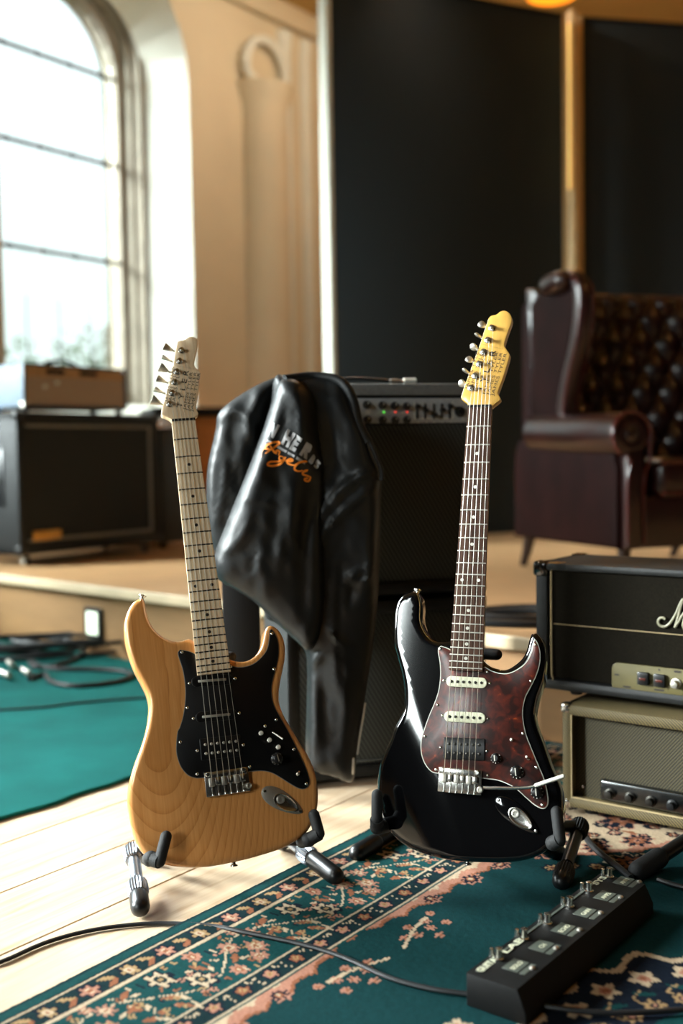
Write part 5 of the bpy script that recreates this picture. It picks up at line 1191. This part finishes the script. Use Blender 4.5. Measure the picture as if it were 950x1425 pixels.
JY = 2.25
Mj = T((-.08, JY, 0)); jk = empty('leather_jacket', Mj, 'black leather jacket with silver and orange print draped over valet', 'jacket')
def jp2(u, v, y=JY): p = aty(u, v, y); return V((p.x+.08, p.z, 0))
def segd(px_, py_, a, b):
    vx, vy = b[0]-a[0], b[1]-a[1]; L2 = vx*vx+vy*vy; t = 0 if L2 == 0 else max(0, min(1, ((px_-a[0])*vx+(py_-a[1])*vy)/L2)); return math.hypot(px_-a[0]-t*vx, py_-a[1]-t*vy), t
def cloth(name, outline, yoff, front, back, folds, edge_r=.03, grid=.009, sharp=(), m=None, base=None):
    """closed soft shell: local x, z in the plane, y = depth; folds: (px polyline, amp, width)"""
    y_ = JY+yoff
    pts = ccw(smooth_pts([jp2(u, v, y_) for u, v in outline], .008, True, sharp))
    F = [([jp2(u, v, y_)[:2] for u, v in pl_], amp, wd) for pl_, amp, wd in folds]
    arr = np.array([[p.x, p.y] for p in pts]); nxt = np.roll(arr, -1, 0)
    def bd(x, z):
        v = nxt-arr; w0 = np.array([x, z])-arr; t = np.clip((v*w0).sum(1)/np.maximum((v*v).sum(1), 1e-12), 0, 1); q = arr+v*t[:, None]; return math.sqrt(((q-[x, z])**2).sum(1).min())
    def hgt(x, z, d=None):
        d = bd(x, z) if d is None else d; k = min(1, d/edge_r); h = front*math.sqrt(max(0, 1-(1-k)**2))
        for P, amp, wd in F:
            dm = 1e9; L_ = len(P)-1
            for i in range(L_):
                dd, t = segd(x, z, P[i], P[i+1]); tt = (i+t)/L_
                if dd < dm: dm = dd; tb_ = tt
            if dm < wd*3: h += amp*math.exp(-(dm/wd)**2)*min(1, d/.012)*(.35+.65*math.sin(math.pi*min(max(tb_, .04), .96)))
        h += k*(.006*noise.noise(V((x*16, z*9, yoff*30)))+.0035*noise.noise(V((x*44+z*12, z*24, 3)))+.0012*noise.noise(V((x*110, z*70, 7))))
        return h
    if base: 
        h0 = hgt; hgt2 = lambda x, z, d=None: h0(x, z, d)+base(x, z)
    else: hgt2 = hgt
    bm = NB()
    rF = [bm.verts.new((p.x, p.y, hgt2(p.x, p.y, 0))) for p in pts]; rBk = [bm.verts.new((p.x, p.y, -back+(base(p.x, p.y) if base else 0))) for p in pts]
    ring_faces(bm, [rF, rBk], caps=False); fill(bm, rF, grid, hgt2); fill(bm, rBk, None, lambda x, z: -back)
    xf(bm, Matrix(((1, 0, 0, 0), (0, 0, -1, yoff), (0, 1, 0, 0), (0, 0, 0, 1))))
    o = finish(bm, name, m or M_leather, jk, auto=75); return o, hgt2
J_left = [(300, 598), (303, 577), (318, 561), (345, 543), (370, 530), (395, 524), (430, 530), (425, 600), (400, 690), (370, 790), (345, 826), (318, 800), (300, 770), (291, 740), (287, 700), (289, 650)]
left, _ = cloth('left_sleeve_panel', J_left, .035, .030, .01, [([(305, 580), (330, 570), (352, 590), (360, 640)], .008, .010), ([(318, 640), (312, 690), (304, 730)], .008, .006), ([(330, 640), (322, 690), (312, 740)], .007, .006), ([(341, 650), (330, 700), (318, 760)], .008, .007), ([(370, 535), (350, 580), (340, 640)], .012, .014), ([(303, 586), (313, 577), (312, 590), (300, 600)], -.006, .004), ([(385, 540), (372, 590), (356, 630)], -.014, .008)])
J_main = [(380, 532), (403, 524), (440, 522), (470, 527), (487, 540), (496, 560), (507, 590), (519, 622), (530, 652), (531, 668), (530, 700), (529, 760), (526, 830), (519, 900), (511, 950), (505, 990), (498, 1030), (491, 1086), (470, 1082), (430, 1068), (425, 1040), (426, 1000), (427, 950), (427, 930), (424, 905), (404, 885), (385, 868), (368, 852), (372, 780), (372, 650)]
main, hmain = cloth('back_panel', J_main, .01, .055, .03, [
    ([(432, 745), (450, 712), (476, 680), (505, 660), (530, 653)], .014, .009), ([(425, 800), (445, 745), (478, 708), (508, 684), (530, 672)], .012, .008),
    ([(440, 728), (462, 696), (490, 672), (529, 660)], -.007, .004), ([(470, 775), (467, 830), (466, 900), (470, 960)], .008, .004), ([(473, 780), (470, 850), (470, 900)], -.006, .004),
    ([(486, 560), (500, 600), (515, 640)], .010, .018), ([(450, 540), (465, 600), (470, 660)], -.012, .02),
    ([(520, 760), (512, 800), (494, 812)], .012, .008), ([(500, 790), (486, 800), (498, 806)], .010, .008), ([(505, 800), (490, 815), (484, 835)], -.010, .007), ([(520, 700), (514, 760), (508, 830)], .010, .014),
    ([(436, 940), (440, 1000), (434, 1050)], .010, .010), ([(450, 900), (452, 980), (455, 1060)], -.008, .012), ([(455, 868), (470, 882), (487, 892)], .010, .006), ([(462, 875), (472, 890), (478, 900)], .008, .005), ([(427, 930), (440, 912), (452, 900)], .009, .007), ([(480, 900), (484, 980), (478, 1060)], .008, .015)], edge_r=.05)
J_front = [(391, 529), (384, 540), (376, 566), (364, 602), (348, 645), (330, 690), (312, 735), (297, 776), (299, 795), (304, 807), (325, 819), (349, 834), (365, 848), (384, 866), (405, 884), (428, 905), (444, 890), (452, 850), (454, 790), (450, 720), (452, 650), (446, 600), (440, 560), (424, 534), (405, 526)]
front, hfront = cloth('front_panel', J_front, -.035, .045, .03, [
    ([(398, 540), (378, 600), (345, 690), (318, 760)], .006, .02), ([(412, 545), (420, 575), (421, 610), (414, 650)], .009, .012), ([(440, 550), (446, 600), (442, 660), (438, 720)], -.010, .009), ([(330, 700), (350, 690), (380, 700)], .004, .006), ([(320, 765), (340, 745), (352, 715)], .006, .007), ([(395, 800), (402, 760), (398, 700)], -.006, .007), ([(345, 810), (362, 790), (368, 765)], .004, .008), ([(400, 560), (396, 590), (386, 620)], -.006, .007),
    ([(412, 690), (400, 740), (390, 800)], .012, .022), ([(432, 640), (430, 700), (424, 780), (424, 860)], -.014, .014), ([(345, 770), (352, 700), (368, 640)], .006, .018), ([(372, 700), (366, 760), (372, 820)], .009, .016), ([(310, 742), (335, 752), (358, 768), (380, 786)], -.003, .0025), ([(309, 749), (334, 759), (356, 775), (377, 793)], -.003, .0025), ([(301, 797), (325, 810), (350, 826), (372, 846)], .004, .004)], edge_r=.05)
# collar roll along the top
def jw(u, v, y): p = aty(u, v, JY+y); return V((p.x+.08, y, p.z))
bm = NB(); tube(bm, smooth_pts([jw(*p) for p in [(396, 528, -.030), (410, 526, -.02), (435, 524, -.01), (465, 527, -.018), (482, 539, -.028), (492, 560, -.032), (499, 590, -.030), (512, 615, -.03)]], .01, False), [.007]*2+[.009]*30 if False else .010, 10); finish(bm, 'collar', M_leather, jk)
bm = NB(); tube(bm, smooth_pts([jw(*p) for p in [(513, 612, -.030), (522, 632, -.030), (530, 652, -.022), (531, 668, -.02)]], .01, False), .005, 8); finish(bm, 'shoulder_piping', M_leather, jk)
bm = NB(); tube(bm, smooth_pts([jw(*p) for p in [(508, 978, -.02), (505, 1000, -.022), (501, 1022, -.022), (497, 1050, -.02)]], .01, False), .0022, 6); zp = finish(bm, 'zipper', M_nickel, jk)
bm = NB(); capsule(bm, jw(492, 1056, -.03), jw(491, 1076, -.03), .003, 8); finish(bm, 'zipper_pull', M_nickel, zp)
# prints wrapped onto the front panel: strokes given in photo pixels
def wrap(bm, name, m, off):
    for v in bm.verts:
        x, z = v.co.x, v.co.y; v.co = V((x, -.035-(max(hfront(x, z), hfront(x, z, .03)*.7))-off, z))
    o = finish(bm, name, m, jk, smooth=True); return o
def letter(poly_px): return [jp2(u, v, JY-.075) for u, v in poly_px]
zT = zm(350, 560, 950/130)
GLY = {'N': [(0, 0), (.3, 0), (.3, .5), (.62, 0), (1, 0), (1, 1), (.7, 1), (.7, .5), (.38, 1), (0, 1)],
       'H': [(0, 0), (.34, 0), (.34, .36), (.66, .36), (.66, 0), (1, 0), (1, 1), (.66, 1), (.66, .62), (.34, .62), (.34, 1), (0, 1)],
       'E': [(0, 0), (1, 0), (1, .26), (.42, .26), (.42, .38), (.88, .38), (.88, .62), (.42, .62), (.42, .74), (1, .74), (1, 1), (0, 1)],
       'R': [(0, 0), (.36, 0), (.36, .3), (.62, 0), (1, 0), (.74, .40), (.95, .5), (1, .7), (.92, .92), (.72, 1), (0, 1)],
       'O': [(.1, .0), (.8, .0), (1, .2), (1, .8), (.8, 1), (.2, 1), (0, .8), (0, .1)],
       'S': [(0, 0), (.8, 0), (1, .15), (1, .5), (.8, .62), (.4, .66), (1, .74), (1, 1), (.2, 1), (0, .86), (0, .5), (.2, .4), (.6, .34), (0, .26)],
       'bar': [(0, 0), (1, 0), (1, 1), (0, 1)]}
QD = [('N', (158, 335), (222, 368), (292, 236), (200, 192)), ('H', (296, 420), (372, 464), (452, 322), (368, 268)), ('E', (382, 472), (440, 505), (522, 372), (462, 330)),
      ('R', (485, 530), (560, 582), (625, 440), (560, 402)), ('O', (572, 600), (612, 640), (650, 560), (630, 520)), ('S', (628, 650), (662, 684), (702, 620), (664, 572)),
      ('bar', (145, 392), (200, 412), (206, 398), (152, 375)), ('bar', (258, 462), (352, 515), (362, 492), (270, 440)), ('bar', (366, 522), (432, 560), (440, 538), (372, 500)), ('bar', (452, 574), (540, 632), (552, 606), (464, 550))]
bm = NB()
for (g_, p00, p10, p11, p01) in QD:
    pp_ = [(((1-x)*(1-y)*p00[0]+x*(1-y)*p10[0]+x*y*p11[0]+(1-x)*y*p01[0]), ((1-x)*(1-y)*p00[1]+x*(1-y)*p10[1]+x*y*p11[1]+(1-x)*y*p01[1])) for x, y in GLY[g_]]
    P = ccw(letter([zT(*p) for p in pp_])); vv = [bm.verts.new(p) for p in P]; fill(bm, vv, .0025, lambda x, y: 0)
bmesh.ops.subdivide_edges(bm, edges=[e for e in bm.edges if e.calc_length() > .004], cuts=1, use_grid_fill=True)
wrap(bm, 'silver_print', M_grey_print, .0016)
OR = [[(95, 555), (100, 500), (150, 440), (220, 408), (285, 412), (215, 470), (140, 520)], [(95, 450), (150, 470), (200, 480)], [(190, 440), (215, 480), (250, 520), (255, 490), (285, 500), (275, 540)], [(330, 560), (290, 545), (285, 580), (320, 585), (345, 555), (300, 620), (220, 645), (165, 635), (190, 605), (270, 600), (340, 590)],
      [(345, 590), (385, 600), (420, 590), (400, 575), (365, 590), (370, 620), (430, 640)], [(430, 640), (490, 610), (560, 600), (500, 605), (450, 640), (440, 680), (480, 700), (520, 690)], [(510, 715), (550, 700), (570, 690), (535, 700), (520, 730), (560, 745), (600, 760)], [(600, 760), (580, 800), (545, 795), (540, 775), (575, 770)]]
bm = NB()
for s_ in OR:
    P = letter([zT(*p) for p in s_]); ribbon(bm, P, .0042, 0, .0025, .55)
wrap(bm, 'orange_script', M_orange_print, .0032)

# ------------------------------------------------------------------ cables
def cable(name, pts, r, label, m=None, cat='cable', step=.02):
    bm = NB(); tube(bm, smooth_pts([V(p) for p in pts], step, False), r, 8)
    o = finish(bm, name, m or M_cable); return tag(o, label, cat)
fl = [(-60, 1352), (0, 1339), (60, 1313), (120, 1296), (182, 1287), (240, 1285)]
cable('instrument_cable', [atz(u, v, .0045) for u, v in fl]+[atz(u, v, z) for u, v, z in [(300, 1289, .008), (330, 1295, .0135), (420, 1314, .0145), (480, 1333, .0145), (540, 1360, .0145), (600, 1376, .0145), (650, 1383, .0145), (700, 1390, .0145)]], .0036, 'thin black cable snaking from the floorboards across the rug')
cable('instrument_cable', [atz(u, v, .0145) for u, v in [(-40, 990), (0, 988), (60, 984), (120, 977), (200, 971), (300, 968), (400, 985)]], .0042, 'thin black cable lying straight across the teal carpet')
# heap of cable coils by the stage
rc = random.Random(9); cc = atz(68, 912, 0)
CL = ['lowest wide black cable ring in the heap by the stage', 'black cable ring at the left of the heap by the stage', 'small black cable ring at the back right of the heap', 'long black cable ring at the left front of the heap', 'smallest black cable ring in the middle of the heap', 'leftmost black cable ring of the heap, cut by the frame edge', 'topmost black cable ring lying across the heap by the stage']
for i, (du, dv, ra_, rb2, rot, lift) in enumerate([(0, 0, .33, .17, .2, 0), (-.12, .06, .28, .16, -.3, .012), (.10, .10, .24, .13, .5, .020), (-.20, -.02, .30, .15, .1, .028), (.02, .05, .20, .10, -.2, .036), (-.35, .0, .3, .16, .4, .010), (.06, -.03, .29, .12, .05, .044)]):
    c = V((cc.x+du, cc.y+dv, .017+lift)); P = []
    for k in range(26):
        t_ = 2*math.pi*k/25*1.02; x = ra_*math.cos(t_); y = rb2*math.sin(t_); z = .006*math.sin(3*t_+i)
        P.append(c+V((x*math.cos(rot)-y*math.sin(rot), x*math.sin(rot)+y*math.cos(rot), max(z, -.002)+.004)))
    tag(finish(tube(NB(), smooth_pts(P, .03, False), .0085, 8), 'coiled_cable', M_cable), CL[i], 'cable', 'cable loops heaped by the stage')
bigloop = [atz(u, v, .019) for u, v in [(40, 945), (62, 938), (70, 948), (95, 954), (130, 953), (165, 948), (183, 940), (172, 934), (130, 931), (90, 931), (60, 928), (42, 920), (48, 928), (75, 926), (105, 916), (118, 905)]]
cable('coiled_cable', bigloop, .0085, 'wide black cable loop lying in front of the heap on the teal carpet')
for i, (u, v, u2, v2) in enumerate([(12, 921, 28, 938), (32, 932, 50, 943), (0, 935, 12, 940)]):
    p = atz(u, v, .028); q = atz(u2, v2, .028); d = (q-p).normalized()
    pg = empty('cable_plug', T(p), ['silver cable plug at the back left of the heap front', 'silver cable plug nearest the wide loop at the heap front', 'silver cable plug cut by the left edge of the photo'][i], 'plug', 'silver plugs at the cable heap'); 
    bm = NB(); tube(bm, [d*0, d*.05], .010, 12); tube(bm, [d*.05, d*.062], .0075, 12); tube(bm, [d*.062, d*.09], .012, 12); finish(bm, 'metal_shell', M_nickel, pg)
    bm = NB(); tube(bm, [d*-.04, d*0], [.006, .009], 10); finish(bm, 'strain_relief', M_cable, pg)
# black lead coil on the stage between the amps
for i, (u, v, rr_, z_) in enumerate([(715, 853, .17, .012), (712, 860, .19, .026)]):
    c = atz(u, v, SZ+z_); P = [c+V((rr_*math.cos(t_), rr_*.62*math.sin(t_), .004*math.sin(2*t_))) for t_ in [2*math.pi*k/24 for k in range(25)]]
    tag(finish(tube(NB(), smooth_pts(P, .03, False), .011, 10), 'coiled_cable', M_cable), ['lower black cable ring on the stage edge between the two amp stacks', 'upper black cable ring resting on another on the stage edge'][i], 'cable', 'cable rings on the stage edge')
cable('speaker_lead', [atz(u, v, z) for u, v, z in [(700, 1040, .012), (738, 1010, .03), (752, 995, .05), (768, 984, .06), (785, 978, .06), (812, 976, .05)]], .006, 'black speaker lead curving behind the tweed amp head')
cable('pedal_cable', [atz(u, v, .018) for u, v in [(812, 1160), (822, 1175), (842, 1193), (860, 1207), (878, 1222)]], .0062, 'black lead from the guitar stand to the pedal board')
cable('pedal_cable', [atz(u, v, .016) for u, v in [(915, 1224), (940, 1232), (980, 1242), (1040, 1262)]], .0045, 'thin black lead leaving the far end of the pedal board to the right')
cable('pedal_cable', [atz(u, v, .016) for u, v in [(745, 1398), (790, 1405), (850, 1410), (910, 1408), (990, 1402)]], .0040, 'thin black lead lying on the rug in front of the pedal board')
# folded tripod leg at the right
tl = empty('tripod_leg', T(atz(888, 1212, .02)), 'thick black tripod stand leg reaching in from the right edge', 'stand')
o0 = atz(888, 1212, .02); e0 = aty(985, 1150, 1.98)-o0
bm = NB(); capsule(bm, (0, 0, 0), e0, .013, 14); finish(bm, 'leg', M_plastic, tl)
bm = NB(); capsule(bm, (0, 0, 0), e0*.28, .018, 14); finish(bm, 'rubber_foot', M_rubber, tl)

# ------------------------------------------------------------------ pedal board
PZ = .058
pa = atz(648, 1352, PZ); pb = atz(836, 1213, PZ); ld = (pb-pa); PL = ld.length; ld.normalize(); wdx = V((ld.y, -ld.x, 0))
pe = atz(735, 1392, PZ); PWd = max(.14, (pe-pa).dot(wdx)); print('pedal', PL, PWd, ld, (atz(728,1417,.02)-pa).dot(wdx), (atz(741,1348,.05)-pa).dot(wdx), (atz(920,1238,.03)-pa).dot(wdx))
PWd = .092
pdm = empty('pedal_switcher', frame((pa.x, pa.y, .010), ld), 'long black foot switcher with grey label blocks lying on the rug', 'pedal')
# local: x along, y = away (left side), so the top surface runs y from -PWd to 0
bm = NB(); slab(bm, [(-PWd, 0), (0, 0), (0, PZ-.012), (-PWd+.014, PZ-.012), (-PWd, .018)], 0, PL, .003, 2)
xf(bm, Matrix(((0, 0, 1, 0), (1, 0, 0, 0), (0, 1, 0, 0), (0, 0, 0, 1)))); finish(bm, 'case', mat('powder_black', (9, 9, 9), .6, nz=(60, .3), spec=.25), pdm)
PT = PZ-.0115
slope = (PZ-.014-.022)/(PWd*.55)
def ptop(y): return PT-.0008
def pxy(u, v, z=PZ-.002):
    q = pdm.matrix_world.inverted() @ atz(u, v, z); return q.x, q.y
zQ = zm(640, 1130, 950/310)
blocks = [((240, 655), 'SOLO'), ((350, 572), 'CH'), ((443, 498), 'ECHO'), ((535, 427), 'GAIN'), ((620, 358), 'AMP2'), ((700, 295), 'AMP1')]
sw = [((155, 625), 0), ((263, 540), 0), ((362, 475), 0), ((458, 403), 0), ((540, 338), 0), ((628, 277), 0)]
led = [(308, 668), (410, 583), (510, 505), (600, 432), (685, 365), (765, 300)]
for i, ((c_, word), (s_, _), l_) in enumerate(zip(blocks, sw, led)):
    x, y = pxy(*zQ(*c_)); z = ptop(y)
    bm = NB(); box(bm, (x-.018, y-.011, z-.004), (x+.018, y+.014, z+.0006), .0006, 1); box(bm, (x-.018, y-.022, z-.004), (x+.018, y-.013, z+.0006), .0006, 1); lb = finish(bm, 'label_block', M_pedlabel, pdm)
    tb = text_mesh(word, .0105, .0003, 0, 1.0, .0001, 'CENTER'); xf(tb, T((x, y-.004, z+.0010))); finish(tb, 'lettering', M_cream_pl, lb, smooth=False)
    x, y = pxy(*zQ(*s_))
    bm = NB(); lathe(bm, [(.0075, 0), (.0075, .003), (.005, .004), (.0045, .012), (.0055, .014), (.0055, .017), (.001, .018)], T((x, y-.004, PT-.001)), 14); lathe(bm, [(.004, 0), (.003, .009), (.0035, .011), (.0005, .012)], T((x+.004, y+.010, PT-.001)), 12); finish(bm, 'foot_switch', M_chrome, pdm)
    x, y = pxy(*zQ(*l_)); bm = NB(); lathe(bm, [(.0045, -.003), (.0045, .002), (.003, .0035), (.0005, .004)], T((x, y, ptop(y))), 12); finish(bm, 'indicator_light', M_nickel, pdm)
bm = NB(); box(bm, (.012, -.012, PT-.002), (PL-.012, -.008, PT+.0008)); finish(bm, 'edge_line', M_pedlabel, pdm)
for (x0, w_, t_) in ((.012, .055, 'GUITAR'), (.080, .055, 'LAB'), (PL-.055, .04, 'SYS')):
    tb = text_mesh(t_, .015, .0006, 0, 1.05, .0001); 
    xs = [v.co.x for v in tb.verts]; k_ = w_/(max(xs)-min(xs))
    for v in tb.verts: v.co.x *= k_
    xf(tb, T((x0, -.018, PT+.0010))); finish(tb, 'lettering', M_cream_pl, pdm, smooth=False)
for x in (.02, PL-.02):
    for y in (-.02, -PWd+.02):
        bm = NB(); lathe(bm, [(.008, -.002), (.008, .003)], T((x, y, 0)), 10); finish(bm, 'rubber_foot', M_rubber, pdm)
print('planks', k)
